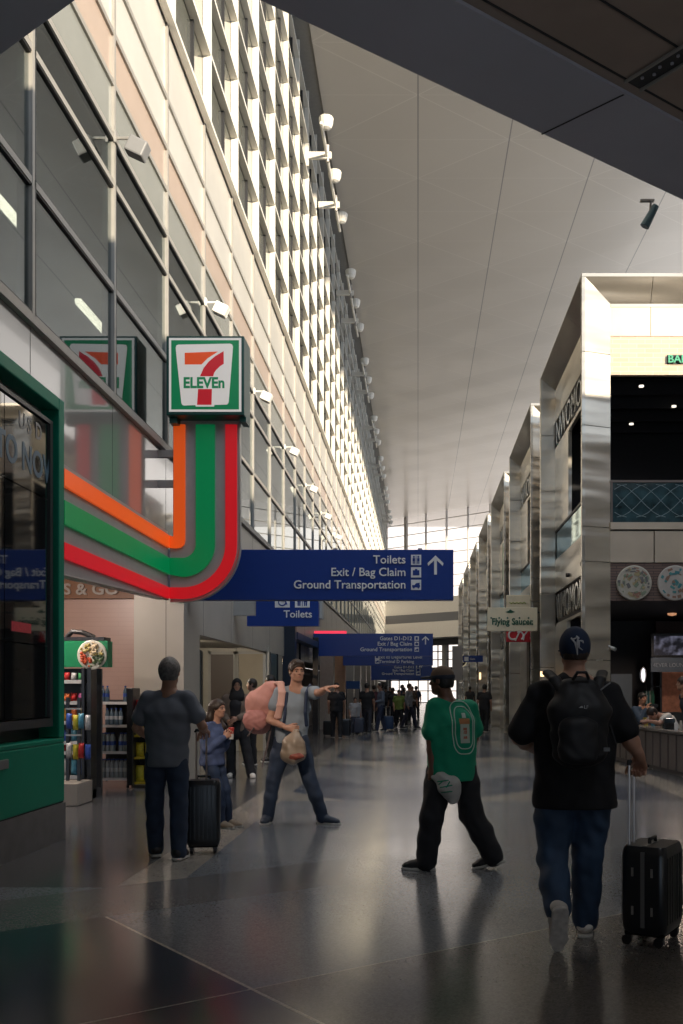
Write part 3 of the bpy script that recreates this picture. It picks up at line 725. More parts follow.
# polygon split so that each face stays convex: upright, quarter disc, foot
mb.prism([px(173,418), px(239.5,418), px(239.5,544.6), px(173,544.6)], (0,.16,0))
mb.prism([px(170.2,544.6), px(182.7,544.6)]+[px(*p) for p in arcp(57, 0, 90)]+[px(170.2,601.6)], (0,.16,0))
mb.prism([px(170.2,536), px(182,536), px(182,544.7), px(170.2,544.7)], (0,.16,0))
mb.build('backing_board', [M_gray, M_mull], r)
mb = MB()
rim = [(239.5,418)]+arcp(57, 0, 90)+[(170.2,601.6)]
for a, b in zip(rim[:-1], rim[1:]): mb.tube([Vector(px(*a))+Vector((0,.0,0)), Vector(px(*b))], .014, 6)
mb.build('silver_edge', mat('silver_edge', (.55,.53,.5), .3, .9), r)
def stripe(name, m_, ro, ri, zt, zb, sharp=False):
    mb = MB(); T = .035
    cx, cy = 182.7, 544.6
    top = 425
    if not sharp:
        mb.prism([px(cx+ri,top,T), px(cx+ro,top,T), px(cx+ro,cy,T), px(cx+ri,cy,T)], (0,T,0))
        A_ = arcp(ro, 0, 90, 20); B_ = arcp(ri, 0, 90, 20)
        for k in range(20): mb.prism([px(*A_[k],T), px(*A_[k+1],T), px(*B_[k+1],T), px(*B_[k],T)], (0,T,0))
        mb.prism([px(cx,cy+ri,T), px(cx,cy+ro,T), (GXp,D-T,zb), (GXp,D-T,zt)], (0,T,0))
    else:
        mb.prism([px(174,top,T), px(185.5,top,T), px(185.5,541,T), px(174,537,T)], (0,T,0))
        mb.prism([px(174,537,T), px(185.5,541,T), px(184.5,545,T), px(181,547.8,T), px(176,548.6,T), (GXp,D-T,zb), (GXp,D-T,zt)], (0,T,0))
    mb.prism([(GXp-T,D,zb), (GXp-T,D,zt), (GXp-T,YE+.01,zt+.02), (GXp-T,YE+.01,zb+.02)], (T,0,0))
    mb.build(name, m_, r)
stripe('orange_stripe', M_orange, 0, 0, 3.72, 3.545, True)
stripe('green_stripe', M_green2, 32.5, 13.5, 3.40, 3.16)
stripe('red_stripe', M_red, 54.5, 43, 2.975, 2.815)
mb = MB()
for z in (GZ(453,D), GZ(483,D)): mb.box(WX, GX(175,D), D+.03, D+.11, z-.05, z+.05)
mb.build('wall_bracket', M_metal, r)
# square sign box
B0 = 14.1; bx = lambda x, y, o=0: (GX(160+x/7.19, B0), B0-o, GZ(330+y/7.19, B0))
r = empty('square_sign', (GX(205,B0), B0, GZ(417,B0)), 'square green-framed box sign with white, orange and red 7 ELEVEN emblem', 'sign')
DG = mat('frame_dark_green', (.0,.06,.045), .35)
a = bx(45,42); b = bx(605,612)
MB().box(a[0], b[0], B0, B0+.5, b[2], a[2]).build('box_frame', DG, r, bevel=.012)
def quad(mb, x0, y0, x1, y1, o, m=0): mb.prism([bx(x0,y0,o), bx(x1,y0,o), bx(x1,y1,o), bx(x0,y1,o)], (0,.006,0), m)
SW = mat('sign_face_white', (.58,.545,.50), .4, emit=(1,.92,.85), es=.28); GR = mat('sign_face_green', (.0,.22,.075), .4, emit=(0,.25,.08), es=.2)
mb = MB(); quad(mb, 65,58,585,588,.006); mb.build('white_border', SW, r)
mb = MB(); quad(mb, 82,75,568,572,.010); mb.build('green_field', GR, r)
mb = MB(); o = .014
cup = [(135,107),(505,100),(520,106),(526,122),(495,520),(488,534),(478,538),(392,540),(390,552),(258,552),(256,542),(172,545),(160,538),(155,525),(114,130),(120,112)]
mb.prism([bx(x,y,o) for x, y in cup], (0,.006,0)); mb.build('white_cup', SW, r)
mb = MB(); o = .018
mb.prism([bx(x,y,o) for x, y in [(180,167),(180,250),(300,250),(345,205),(418,158)]], (0,.005,0)); mb.build('orange_bar', mat('emblem_orange', (.72,.07,.01), .4, emit=(.8,.08,.01), es=.3), r)
mb = MB()
cl = [(459,155),(400,190),(352,230),(316,275),(290,335)]; crr = [(460,245),(430,265),(405,290),(390,312),(384,335)]
for k in range(4): mb.prism([bx(*cl[k],o), bx(*cl[k+1],o), bx(*crr[k+1],o), bx(*crr[k],o)], (0,.005,0))
mb.build('red_curve', mat('emblem_red', (.55,.01,.02), .4, emit=(.65,.01,.02), es=.25), r); mb = MB(); mb.prism([bx(x,y,o) for x, y in [(276,427),(375,427),(372,540),(268,540)]], (0,.005,0)); mb.build('red_stem', mat('emblem_red', (.55,.01,.02), .4, emit=(.65,.01,.02), es=.25), r)
mb = MB(); p = bx(172,417,.02); q = bx(465,345,.02)
vs, fs, w_ = text_geo('ELEVEn', q[2]-p[2], 'LEFT', .004, 1, 0, .007); s_ = (q[0]-p[0])/w_
mb.text('ELEVEn', p[0], p[2], B0-.014, q[2]-p[2], 'LEFT', .005, xs=s_, bold=.007); mb.build('lettering', GR, r)
a = bx(55,612); b = bx(110,655); c_ = bx(565,612); e_ = bx(635,645)
MB().box(a[0],b[0],B0+.1,B0+.4,b[2],a[2]).box(c_[0],e_[0]-.05,B0+.1,B0+.4,e_[2],c_[2]).build('foot_bracket', DG, r)

# ------------------------------------------------------------ store interior
PINK = brick_mat('pink_tile', (.44,.28,.23), (.45,.29,.235), (.42,.265,.22), .6, .075, .35)
struct(MB().box(-8.2, GX(134,16.5), 16.5, 16.7, 0, 3.7).build('wall_store_back', PINK))
struct(MB().box(-8.3, -8.2, 5, 16.6, 0, 3.7).build('wall_store_side', M_beige))
struct(MB().box(-8.3, WX-.2, 5, 16.6, 3.55, 3.7).build('wall_store_lid', M_beige))
struct(MB().box(GX(134,15.8), -3.70, 15.8, 16.95, 0, 5.05).box(GX(166,15.8)-.004, GX(166,15.8)+.004, 15.797, 15.8, 0, 3.5, 1).build('wall_pier', [M_beige, M_seam], bevel=.05))
r = empty('store_header', (GX(90,16.4), 16.4, 3.0), 'orange-brown header board with white lettering above the snack aisle', 'sign')
MB().box(-7.5, GX(140,16.4), 16.38, 16.5, GZ(598.5,16.4), GZ(576,16.4)).build('board', mat('header_brown', (.17,.065,.02), .5), r)
MB().text('SNACKS & GO', GX(118,16.3), GZ(594,16.3), 16.35, .17, 'RIGHT', .02, xs=1.15, bold=.006).build('lettering', mat('letter_cream', (.30,.26,.23), .5), r)
rnd = random.Random(3)
COLS = [(.6,.03,.03), (.75,.35,.02), (.05,.3,.1), (.05,.12,.5), (.7,.6,.05), (.6,.6,.6), (.5,.1,.3), (.1,.35,.5), (.35,.15,.06), (.85,.2,.05)]
PK = [mat('pack_%d' % i, c, .35, noise=.5, nscale=30) for i, c in enumerate(COLS)]
CN = ['red','orange','green','blue','yellow','white','magenta','teal','brown','bright orange']
# candy gondola
d = 13.8
x0, x1 = GX(40,d), GX(92,d)
r = empty('snack_gondola', ((x0+x1)/2, d, 0), 'tall black shelving with hanging candy bags under a green header with food picture', 'shelving')
mb = MB().box(x0,x1,d+.4,d+.46,0,GZ(668,d)).box(x0,x1,d-.05,d+.46,0,.12)
mb.build('back_panel', mat('gondola_back', (.05,.05,.055), .5), r)
MB().box(x1-.05,x1,d-.05,d+.20,0,GZ(668,d)).box(x1-.13,x1-.09,d-.05,d,0,GZ(668,d)).build('end_frame', M_black, r)
shz = [GZ(y,d) for y in (681,702,722,742,752,776)]
shelfs = MB()
for z in shz: shelfs.box(x0,x1-.13,d-.05,d+.4,z-.03,z).box(x0,x1-.13,d-.06,d-.05,z-.035,z+.015,1)
shelfs.build('shelf', [M_black, mat('price_rail', (.5,.5,.5), .4)], r)
MB().box(x0,GX(108,d),d-.02,d+.2,GZ(667,d),GZ(641,d)).build('header_board', mat('header_green', (.0,.20,.07), .4), r)
MB().box(x0,GX(104,d),d-.0,d+.3,GZ(640.5,d),GZ(637,d)).tube([(GX(64,d),d+.1,GZ(637,d)),(GX(70,d),d+.1,GZ(631,d)),(GX(80,d),d+.1,GZ(632,d)),(GX(92,d),d+.1,GZ(637,d))], .035, 8).build('cap_tray', M_black, r)
cx, cz = GX(93,d), GZ(655,d)
fo = MB().lathe([(.20,-.0),(.205,-.02),(.19,-.03)], (cx,d-.02,cz), 28, 0, 'Y').build('food_picture', mat('plate_white', (.6,.58,.5), .4), r)
mb = MB()
for k in range(90):
    a = rnd.uniform(0,6.28); q = .165*math.sqrt(rnd.random()); s = rnd.uniform(.012,.028)
    xx, zz_ = cx+q*math.cos(a), cz+q*math.sin(a)
    m_ = 0 if (a > 2.9 and a < 4.6) else (1 if a < 1.8 and a > .2 else (2 if a > 4.6 else 3))
    mb.lathe([(s*.3,-.015),(s,-.005),(s,.0)], (xx, d-.05-.0003*k, zz_), 6, m_, 'Y')
mb.build('food_topping', [mat('f0', (.55,.09,.03), .5), mat('f1', (.50,.40,.26), .5), mat('f2', (.06,.10,.04), .5), mat('f3', (.45,.36,.12), .5)], fo)
def pouch(name, x, y, z, w_, h, m_, lab, cat, grp, hang=False):
    mb = MB(); t = .035
    prof = [(-.5,0),(-.46,.5),(.46,.5),(.5,0)]
    vs = []; fs = []
    nz = 7
    for i in range(nz):
        v = i/(nz-1); bul = t*math.sin(math.pi*v)**.6+.003; wd = w_/2*(1-.10*math.sin(math.pi*v))
        for k in range(8):
            a = 2*math.pi*k/8; vs.append((x+wd*max(-1,min(1,1.25*math.cos(a))), y+bul*math.sin(a), z+h*v))
    for i in range(nz-1):
        for k in range(8): fs.append((i*8+k, i*8+(k+1) % 8, (i+1)*8+(k+1) % 8, (i+1)*8+k))
    fs += [tuple(range(8))[::-1], tuple(range((nz-1)*8, nz*8))]
    mb.add(vs, fs); o = mb.build(name, m_, smooth=True)
    if lab is None: lab = 0
    return tag(o, lab, cat, grp)
# rows of packets
for ri, (yy, hh, cc) in enumerate([(681,.11,(0,5,2,0)), (702,.12,(9,0,6,0)), (722,.19,(1,9,4,0)), (742,.17,(3,7,4,3)), (752,.13,(0,7,8,5)), (776,.22,(5,7,3,4))]):
    z = GZ(yy, d); x = GX(63.5,d); k = 0
    while x < x1-.18:
        ci = cc[k % 4]
        place = ['top shelf','second shelf','third shelf','fourth shelf','fifth shelf','lowest shelf'][ri]
        pouch('snack_packet', x+.045, d+.02, z+.002, .085, hh*(.9+.2*rnd.random()), PK[ci], '%s snack packet on the %s of the tall candy shelving' % (CN[ci], place), 'packet', '%s packets on the %s of the candy shelving' % (CN[ci], place))
        x += .097; k += 1
# hanging bags in front, near low display
x, y, z = W(78, 760, 13.3)
r2 = empty('display_stand', (GX(70,13.2), 13.2, 0), 'low beige display base carrying hanging candy bags at the green pillar', 'display')
bx0, bx1 = GX(50,13.0), GX(80,13.0)
MB().box(bx0,bx1,12.9,13.5,0,GZ(783,13.0)).build('base', mat('base_beige', (.33,.29,.25), .5), r2, bevel=.01)
MB().box(bx0+.1,bx0+.14,13.3,13.34,.2,1.4).box(bx1-.14,bx1-.10,13.3,13.34,.2,1.4).build('upright', M_black, r2)
mb = MB()
for z in (1.25,.9): mb.box(bx0+.1,bx1-.08,13.28,13.32,z-.01,z+.01)
mb.build('hook_bar', M_metal, r2)
for k in range(4):
    for j in range(2):
        ci = [[3,4,7,5],[5,4,0,3]][j][k]
        pouch('candy_bag', GX(66,13.1)+k*.08, 13.22+.02*(k % 2), (.99,.60)[j]-.02*(k % 2), .075, .20, PK[ci], '%s candy bag hanging in the %s row of the low display by the green pillar' % (CN[ci], ('upper','lower')[j]), 'candy bag', 'candy bags hanging on the low display')
# bottle rack
d = 15.2
x0, x1 = GX(98.5,d), GX(127,d); w_ = x1-x0
r = empty('bottle_rack', ((x0+x1)/2, d, 0), 'open black wheeled rack with four shelves of water bottles', 'rack')
mb = MB()
mb.box(x0,x0+.025,d,d+.025,.08,GZ(690,d)).box(x0,x0+.025,d+.35,d+.375,.08,GZ(690,d))
mb.build('left_post', M_black, r)
MB().box(x1,x1+.09,d-.02,d+.4,.05,GZ(688,d)).build('side_panel', M_black, r, bevel=.01)
MB().box(x0,x1,d+.385,d+.40,.1,GZ(700,d)).build('back_panel', mat('rack_back', (.05,.045,.05), .6), r)
RZ = [GZ(y,d) for y in (703,726,752.5,779)]
for z in RZ:
    MB().box(x0,x1,d,d+.38,z-.018,z).box(x0,x1,d-.006,d,z-.022,z+.02,1).build('shelf', [M_black, mat('shelf_strip', (.55,.55,.55), .35)], r)
mb = MB()
for xx in (x0+.03, x1-.0, x1+.08):
    mb.lathe([(.035,-.012),(.035,.012)], (xx, d+.04, .036), 10, 0, 'X')
mb.build('caster', M_black, r)
cap = mat('cap_blue', (.02,.06,.3), .4)
wg = mat('water_plastic', (.10,.14,.18), .12, spec=.8); wg2 = mat('water_clear', (.30,.34,.36), .1, spec=.8); lb = mat('bottle_label', (.02,.06,.28), .4); wl = mat('bottle_label_pale', (.4,.42,.45), .4)
def bottle(x, y, z, h, m_, lm, lab, grp):
    R = .034
    o = MB().lathe([(R*.85,0),(R,.012),(R,h*.35),(R*.92,h*.42),(R,h*.6),(R*.85,h*.74),(.013,h*.9),(.013,h*.93)], (x,y,z), 12).build('water_bottle', m_, smooth=True, angle=40)
    tag(o, lab, 'bottle', grp)
    MB().lathe([(.016,0),(.016,.02)], (x,y,z+h*.93), 10).build('cap', cap, o)
    MB().lathe([(R+.001,0),(R+.001,h*.2)], (x,y,z+h*.36), 12).build('label', lm, o)
    return o
layout = [(.26,[0,1,5],lb,wg), (.27,[1,2,3,4],wl,wg), (.30,[0,1,2,4,5],lb,wg2), (.30,[0,1,2,3,4,5],wl,wg2)]
for si, (h, pos, lm, m_) in enumerate(layout):
    z = RZ[si]; row = ['top','second','third','bottom'][si]
    for p in pos:
        x = x0+.045+p*(w_-.09)/5
        o = bottle(x, d+.07, z, h, m_, lm, 'water bottle on the %s shelf of the wheeled rack' % row, 'water bottles on the %s shelf of the rack' % row)
        if si > 1:
            tag(copy_tree(o, (0,.1,0), label='water bottle in the back row on the %s shelf of the wheeled rack' % row), group='back-row bottles on the %s shelf of the rack' % row)
# chips rack behind the grey-shirted man
d = 15.3
x0, x1 = GX(133,d), GX(153,d)
r = empty('chips_rack', ((x0+x1)/2, d, 0), 'white-shelved rack of yellow chip bags against the beige pier', 'rack')
mb = MB().box(x0,x0+.02,d,d+.3,.05,GZ(700,d)).box(x1-.02,x1,d,d+.3,.05,GZ(700,d)).box(x0,x1,d+.3,d+.32,.05,GZ(700,d)); mb.build('frame', M_black, r)
CZ = [GZ(y,d) for y in (713,735,757,782)]
for z in CZ: MB().box(x0,x1,d-.02,d+.3,z-.03,z).build('shelf', mat('shelf_yellow', (.55,.42,.03), .45), r)
for si, z in enumerate(CZ):
    for k in range(2):
        ci = [0,4,4,4][si]
        pouch('chip_bag', x0+.08+k*.145, d+.08, z+.002, .14, [.20,.22,.22,.25][si], PK[ci] if si != 3 else mat('pack_lime', (.6,.55,.05), .35, noise=.3, nscale=20), ('red chip bag on the top shelf of the rack by the beige pier' if si == 0 else 'yellow chip bag on the %s shelf of the rack by the beige pier' % ['','second','third','lowest'][si]), 'chip bag', 'chip bags on the %s shelf of the rack by the pier' % ['top','second','third','lowest'][si])

# ------------------------------------------------------------ alcove with doors, then the shopfronts further on
AD = 24.8
mb = MB().box(-8, GX(269,AD), AD, AD+.2, 0, 2.6).box(-8, WX-.2, 17, AD, 2.54, 2.7).box(-8.1,-8,16.9,AD,0,2.6).box(-8,GX(134,15.8),16.75,16.95,0,2.6)
struct(mb.build('wall_alcove', mat('alcove_beige', (.36,.325,.27), .5, noise=.1)))
def door(n, p0, p1, top, m_, fm):
    x0, x1 = GX(p0,AD), GX(p1,AD); z = GZ(top,AD)
    o = struct(MB().box(x0,x1,AD-.05,AD-.0,0,z).build('door_%d' % n, m_))
    MB().box(x0-.07,x0,AD-.09,AD,0,z+.07).box(x1,x1+.07,AD-.09,AD,0,z+.07).box(x0-.07,x1+.07,AD-.09,AD,z,z+.07).build('frame', fm, o)
    MB().box(x0+.06,x0+.09,AD-.10,AD-.05,1.0,1.15).build('handle', M_metal, o)
door(1, 211.5, 234, 654.5, mat('door_brown', (.055,.032,.02), .5), mat('door_frame_gray', (.30,.28,.25), .5))
door(2, 239, 263.5, 654, mat('door_tan', (.30,.235,.15), .5, noise=.15, nscale=3), MATS['door_frame_gray'])
tag(MB().box(GX(190,AD), GX(203.5,AD), AD-.25, AD-.01, GZ(708,AD), GZ(650,AD)).build('wall_cabinet', mat('cab_navy', (.02,.03,.045), .3), bevel=.05), 'dark rounded wall cabinet at the left end of the alcove doors', 'cabinet')
LB = WX
LBM = mat('low_beige', (.42,.37,.30), .45, noise=.12)
struct(MB().box(LB-.2, LB, AD, 27.6, 0, 2.44).build('wall_left_low', LBM))
struct(MB().box(LB-.9, LB-.8, 27.6, 121, 0, 2.38).build('wall_shop_back', M_dark2)); struct(MB().box(LB-.8,LB-.01,27.6,121,2.39,2.44).build('wall_shop_lid', M_dark2))
o = struct(MB().box(LB, LB+.02, 25.2, 26.4, 0, GZ(654,25.8)).build('door_3', mat('door_teal', (.06,.10,.11), .3)))
MB().box(LB, LB+.05, 25.1, 25.2, 0, 2.45).box(LB,LB+.05,26.4,26.5,0,2.45).build('frame', M_black, o)
tag(MB().box(-3.79,-3.44,28,28.35,0,3.37).build('sign_column', mat('column_navy', (.012,.02,.035), .3), bevel=.01), 'tall dark navy column beside the pointing man', 'column')
r = empty('shop_entrance', (-3.5, 31, 0), 'shop entrance with a dark blue slanting header and black posts beyond the navy column', 'shopfront')
MB().box(-3.74,-3.42,28.4,34.4,2.95,3.15).build('header', mat('header_blue', (.02,.05,.13), .4), r)
MB().box(-3.6,-3.42,34.2,34.45,0,3.3).build('post', M_black, r)
struct(MB().box(-4.5,-4.45,28.3,34.3,0,2.36).build('wall_shop_inner', mat('shop_brown', (.22,.13,.085), .5, noise=.3, nscale=5)))
MB().box(-3.72,-3.66,31.2,31.3,0,2.95).box(-3.72,-3.68,28.4,34.2,2.0,2.06).build('glazing_bar', M_black, r)
pm = mat('pilaster_tan', (.40,.34,.28), .45, noise=.12); po = mat('pilaster_orange', (.48,.25,.13), .4, noise=.15)  # po: orange wood tone with warm light put into the colour
for k, y in enumerate((38, 44, 50, 56, 62, 68, 74, 80)):
    o = MB().box(-3.74,-3.22,y,y+.7,0,3.25).build('pilaster', po if k == 1 else pm, bevel=.01)
    tag(o, ['tan pilaster just past the shop entrance on the left side', 'orange lit pilaster behind the pointing hand'][k] if k < 2 else '%s pilaster along the far left shops' % ordn[k-1], 'pilaster', 'pilasters along the left shops')
# far left furniture: flight display
d = 47; r = empty('flight_display', (GX(352,d), d, GZ(690,d)), 'dark blue flight display board standing among the far travellers', 'display')
MB().box(GX(346,d),GX(360,d),d,d+.15,GZ(689,d),GZ(681,d)).build('screen', mat('flight_blue', (.01,.03,.08), .3, emit=(.02,.06,.2), es=.06), r)
MB().box(GX(346,d),GX(347,d),d,d+.1,0,GZ(689,d)).box(GX(359,d),GX(360,d),d,d+.1,0,GZ(689,d)).build('post', M_black, r)
# ------------------------------------------------------------ overhead blue signs
def arrow(mb, x, z, s, y, th=.012):
    # upward arrow, s = height
    w_ = s*.42; t = s*.13
    mb.prism([(x-t*.55,y,z),(x+t*.55,y,z),(x+t*.55,y,z+s*.8),(x-t*.55,y,z+s*.8)], (0,th,0))
    mb.prism([(x,y,z+s),(x,y,z+s-t*1.5),(x-w_+t*.3,y,z+s-w_-t*1.0),(x-w_,y,z+s-w_+t*.1)], (0,th,0))
    mb.prism([(x,y,z+s),(x+w_,y,z+s-w_+t*.1),(x+w_-t*.3,y,z+s-w_-t*1.0),(x,y,z+s-t*1.5)], (0,th,0))
def person_icon(mb, x, z, s, y, m=1):
    mb.lathe([(s*.11,-.002),(s*.11,.002)], (x,y,z+s*.82), 10, m, 'Y')
    mb.box(x-s*.13,x+s*.13,y-.002,y+.002,z+s*.36,z+s*.68,m); mb.box(x-s*.11,x-s*.02,y-.002,y+.002,z+s*.06,z+s*.36,m); mb.box(x+s*.02,x+s*.11,y-.002,y+.002,z+s*.06,z+s*.36,m)
def icon(mb, x, z, s, y, kind):
    mb.box(x, x+s, y-.012, y, z, z+s, 0); yy = y-.016
    if kind == 'toilet':
        person_icon(mb, x+s*.28, z+s*.05, s*.9, yy); person_icon(mb, x+s*.72, z+s*.05, s*.9, yy); mb.box(x+s*.48,x+s*.52,yy-.002,yy+.002,z+s*.08,z+s*.92,1)
    elif kind == 'bag':
        mb.box(x+s*.18,x+s*.82,yy-.002,yy+.002,z+s*.2,z+s*.7,1).box(x+s*.38,x+s*.62,yy-.002,yy+.002,z+s*.7,z+s*.82,1)
    elif kind == 'car':
        mb.box(x+s*.12,x+s*.88,yy-.002,yy+.002,z+s*.25,z+s*.48,1).prism([(x+s*.35,yy,z+s*.48),(x+s*.85,yy,z+s*.48),(x+s*.85,yy,z+s*.7),(x+s*.5,yy,z+s*.66)], (0,.004,0), 1)
        for q in (.28,.72): mb.lathe([(s*.09,-.003),(s*.09,.003)], (x+s*q,yy,z+s*.22), 10, 1, 'Y')
    elif kind == 'chair':
        mb.tube([(x+s*(.5+.25*math.cos(a)),yy,z+s*(.35+.22*math.sin(a))) for a in [math.radians(150+k*24) for k in range(11)]], s*.045, 6, 1)
        mb.tube([(x+s*.42,yy,z+s*.8),(x+s*.45,yy,z+s*.45),(x+s*.7,yy,z+s*.45),(x+s*.8,yy,z+s*.2)], s*.05, 6, 1)
    elif kind == 'gate':
        mb.box(x+s*.25,x+s*.75,yy-.002,yy+.002,z+s*.2,z+s*.8,1)
def blue_sign(lab, d, x0, x1, y0, y1, lines, arr=None, dx=None):
    """pixel box x0..x1,y0..y1 gives size; lines = (text, right px, baseline px, cap height px, icon kind)"""
    X0 = dx if dx is not None else GX(x0,d)
    r = empty('direction_sign', (GX(x1,d), d, GZ(y1,d)), lab, 'sign', 'blue overhead direction signs')
    MB().box(X0, GX(x1,d), d, d+.22, GZ(y1,d), GZ(y0,d)).build('board', M_blue, r, bevel=.01)
    mb = MB(); ic = MB()
    k = d/1000
    for body, rp_, bl, ch, kind, ipx in lines:
        x = GX(rp_,d); z = GZ(bl,d); h = ch*k
        if body: mb.text(body, x, z, d-.012, h, 'RIGHT', .012, xs=1.0, bold=.0015*h/.1)
        if kind:
            s = 10.2*k if len(lines) > 0 and ch > 5 else 4.4*k
            icon(ic, GX(ipx,d), GZ(bl+1.5 if ch > 5 else bl+.5,d), s, d, kind)
    if mb.v: mb.build('lettering', M_signw, r)
    if ic.v: ic.build('pictogram', [M_signw, M_blue], r)
    if dx is None: MB().box(WX, X0, d+.06, d+.16, GZ(y0+3,d)-.06, GZ(y0+3,d)+.06).build('wall_arm', M_mull, r)
    if arr:
        a = MB(); arrow(a, GX(arr[0],d), GZ(arr[1],d), arr[2]*k, d-.012); a.build('arrow', M_signw, r)
    return r
d = 16.0
r = blue_sign('largest blue overhead sign: Toilets, Exit / Bag Claim, Ground Transportation with up arrow', d, 198, 453.5, 549.5, 600,
   [('Toilets', 405.5, 563.5, 8, 'toilet', 411), ('Exit / Bag Claim', 405.5, 576, 8, 'bag', 411), ('Ground Transportation', 405.5, 588.5, 8, 'car', 411)], (435.5, 574.5, 19), dx=WX+.05)
mb = MB()
for px_ in (335, 420): mb.tube([(GX(px_,d),d+.1,GZ(550,d)),(GX(px_,d),d+.1,GZ(547.5,d))], .035, 8)
mb.tube([(WX,d+.11,GZ(575,d)),(WX+.2,d+.11,GZ(575,d))], .05); mb.build('lug', M_metal, r)
d = 20.3
r = empty('toilet_sign', (GX(318.5,d), d, GZ(626,d)), 'blue overhead sign reading Toilets, tucked under the largest sign', 'sign', 'blue overhead direction signs')
MB().box(GX(256,d),GX(318.5,d),d,d+.2,GZ(616,d),GZ(590,d)).box(GX(247,d),GX(318.5,d),d,d+.2,GZ(626,d),GZ(616,d)).build('board', M_blue, r)
MB().box(WX,GX(256,d),d+.02,d+.18,GZ(615.5,d),GZ(598,d)).build('wall_bracket', mat('bracket_gray', (.35,.34,.32), .5), r)
MB().text('Toilets', GX(312,d), GZ(617.5,d), d-.012, 7*d/1000, 'RIGHT', .012, bold=.002).build('lettering', M_signw, r)
ic = MB(); s = .3; icon(ic, GX(275,d), GZ(607.5,d), s, d, 'chair'); icon(ic, GX(295,d), GZ(607.5,d), s, d, 'toilet'); ic.build('pictogram', [M_signw, M_blue], r)
d = 20.5
r = empty('blade_sign', (GX(320,d), d, GZ(622,d)), 'narrow dark projecting sign right of the Toilets sign, seen edge on', 'sign')
MB().box(GX(318.6,d),GX(321.5,d),d+.1,d+.5,GZ(618,d),GZ(600,d)).build('panel', mat('edge_white', (.5,.5,.48), .5), r)
d = 35.5
blue_sign('blue sign reading Gates D1-D12, Exit / Bag Claim, Ground Transportation', d, 320, 433, 633.5, 656,
   [('Gates D1-D12', 412.0, 640.2, 3.7, 'gate', 414.5), ('Exit / Bag Claim', 412.0, 645.6, 3.7, 'bag', 414.5), ('Ground Transportation', 412.0, 651.2, 3.7, 'car', 414.5)], (425.5, 644.5, 8.5), dx=WX+.03)
d = 43
blue_sign('blue sign reading Exit to Departures Level, Terminal D Parking, under the gates sign', d, 343, 433, 650, 665.5,
   [('Exit to Departures Level', 422, 658.5, 3.0, 'bag', 375), ('Terminal D Parking', 414, 663, 3.0, 'car', 375)])
d = 55
blue_sign('farthest blue sign with an up arrow, just above the crowd', d, 371, 432, 662, 680,
   [('Gates D1-D12', 414, 668.3, 2.3, 'gate', 416), ('Exit / Bag Claim', 414, 671.5, 2.3, 'bag', 416), ('Ground Transportation', 414, 674.8, 2.3, 'car', 416)], (421.5, 668, 3.6))
d = 24.0
tag(MB().box(WX, GX(346,36), 36.2, 36.3, GZ(633.5,36), GZ(630.5,36)).build('red_shop_sign', mat('neon_red', (.6,.02,.05), .4, emit=(1,.05,.1), es=.8)), 'thin bright red shop sign peeking over the gates sign', 'sign')
# ------------------------------------------------------------ figures: signed distance field -> surface nets
def surface_nets(V, lo, h):
    """V: field sampled on a grid (inside < 0) -> verts, quads"""
    s = V < 0
    nx, ny, nz = V.shape
    c = np.zeros((nx-1, ny-1, nz-1), np.int8)
    for i in (0,1):
        for j in (0,1):
            for k in (0,1): c += s[i:nx-1+i, j:ny-1+j, k:nz-1+k]
    act = (c > 0) & (c < 8)
    idx = -np.ones(act.shape, np.int64); I = np.argwhere(act); idx[act] = np.arange(len(I))
    acc = np.zeros((len(I), 3)); cnt = np.zeros(len(I))
    cor = [(i,j,k) for i in (0,1) for j in (0,1) for k in (0,1)]
    val = {q: V[I[:,0]+q[0], I[:,1]+q[1], I[:,2]+q[2]] for q in cor}
    for a in cor:
        for ax in range(3):
            if a[ax] == 0:
                b = list(a); b[ax] = 1; b = tuple(b)
                va, vb = val[a], val[b]; m = (va < 0) != (vb < 0)
                t = np.where(m, va/np.where(m, va-vb, 1), 0)
                p = np.array(a, float)[None]+np.zeros((len(I),3)); p[:,ax] += t
                acc[m] += p[m]; cnt[m] += 1
    P_ = (I+acc/np.maximum(cnt,1)[:,None])*h+np.array(lo)
    Q = []
    for ax in range(3):
        o1, o2 = (ax+1) % 3, (ax+2) % 3
        sl0 = [slice(1,-1)]*3; sl1 = [slice(1,-1)]*3
        sl0[ax] = slice(0,-1); sl1[ax] = slice(1,None)
        A_ = s[tuple(sl0)]; B_ = s[tuple(sl1)]
        for flip, mask in ((0, A_ & ~B_), (1, ~A_ & B_)):
            E_ = np.argwhere(mask)
            if not len(E_): continue
            off = np.ones(3, int); off[ax] = 0; E_ = E_+off
            def g(d1, d2):
                e_ = E_.copy(); e_[:,o1] -= d1; e_[:,o2] -= d2; return idx[e_[:,0], e_[:,1], e_[:,2]]
            q = np.stack([g(0,0), g(1,0), g(1,1), g(0,1)], 1)
            if flip: q = q[:, ::-1]
            Q.append(q)
    return P_, np.concatenate(Q)
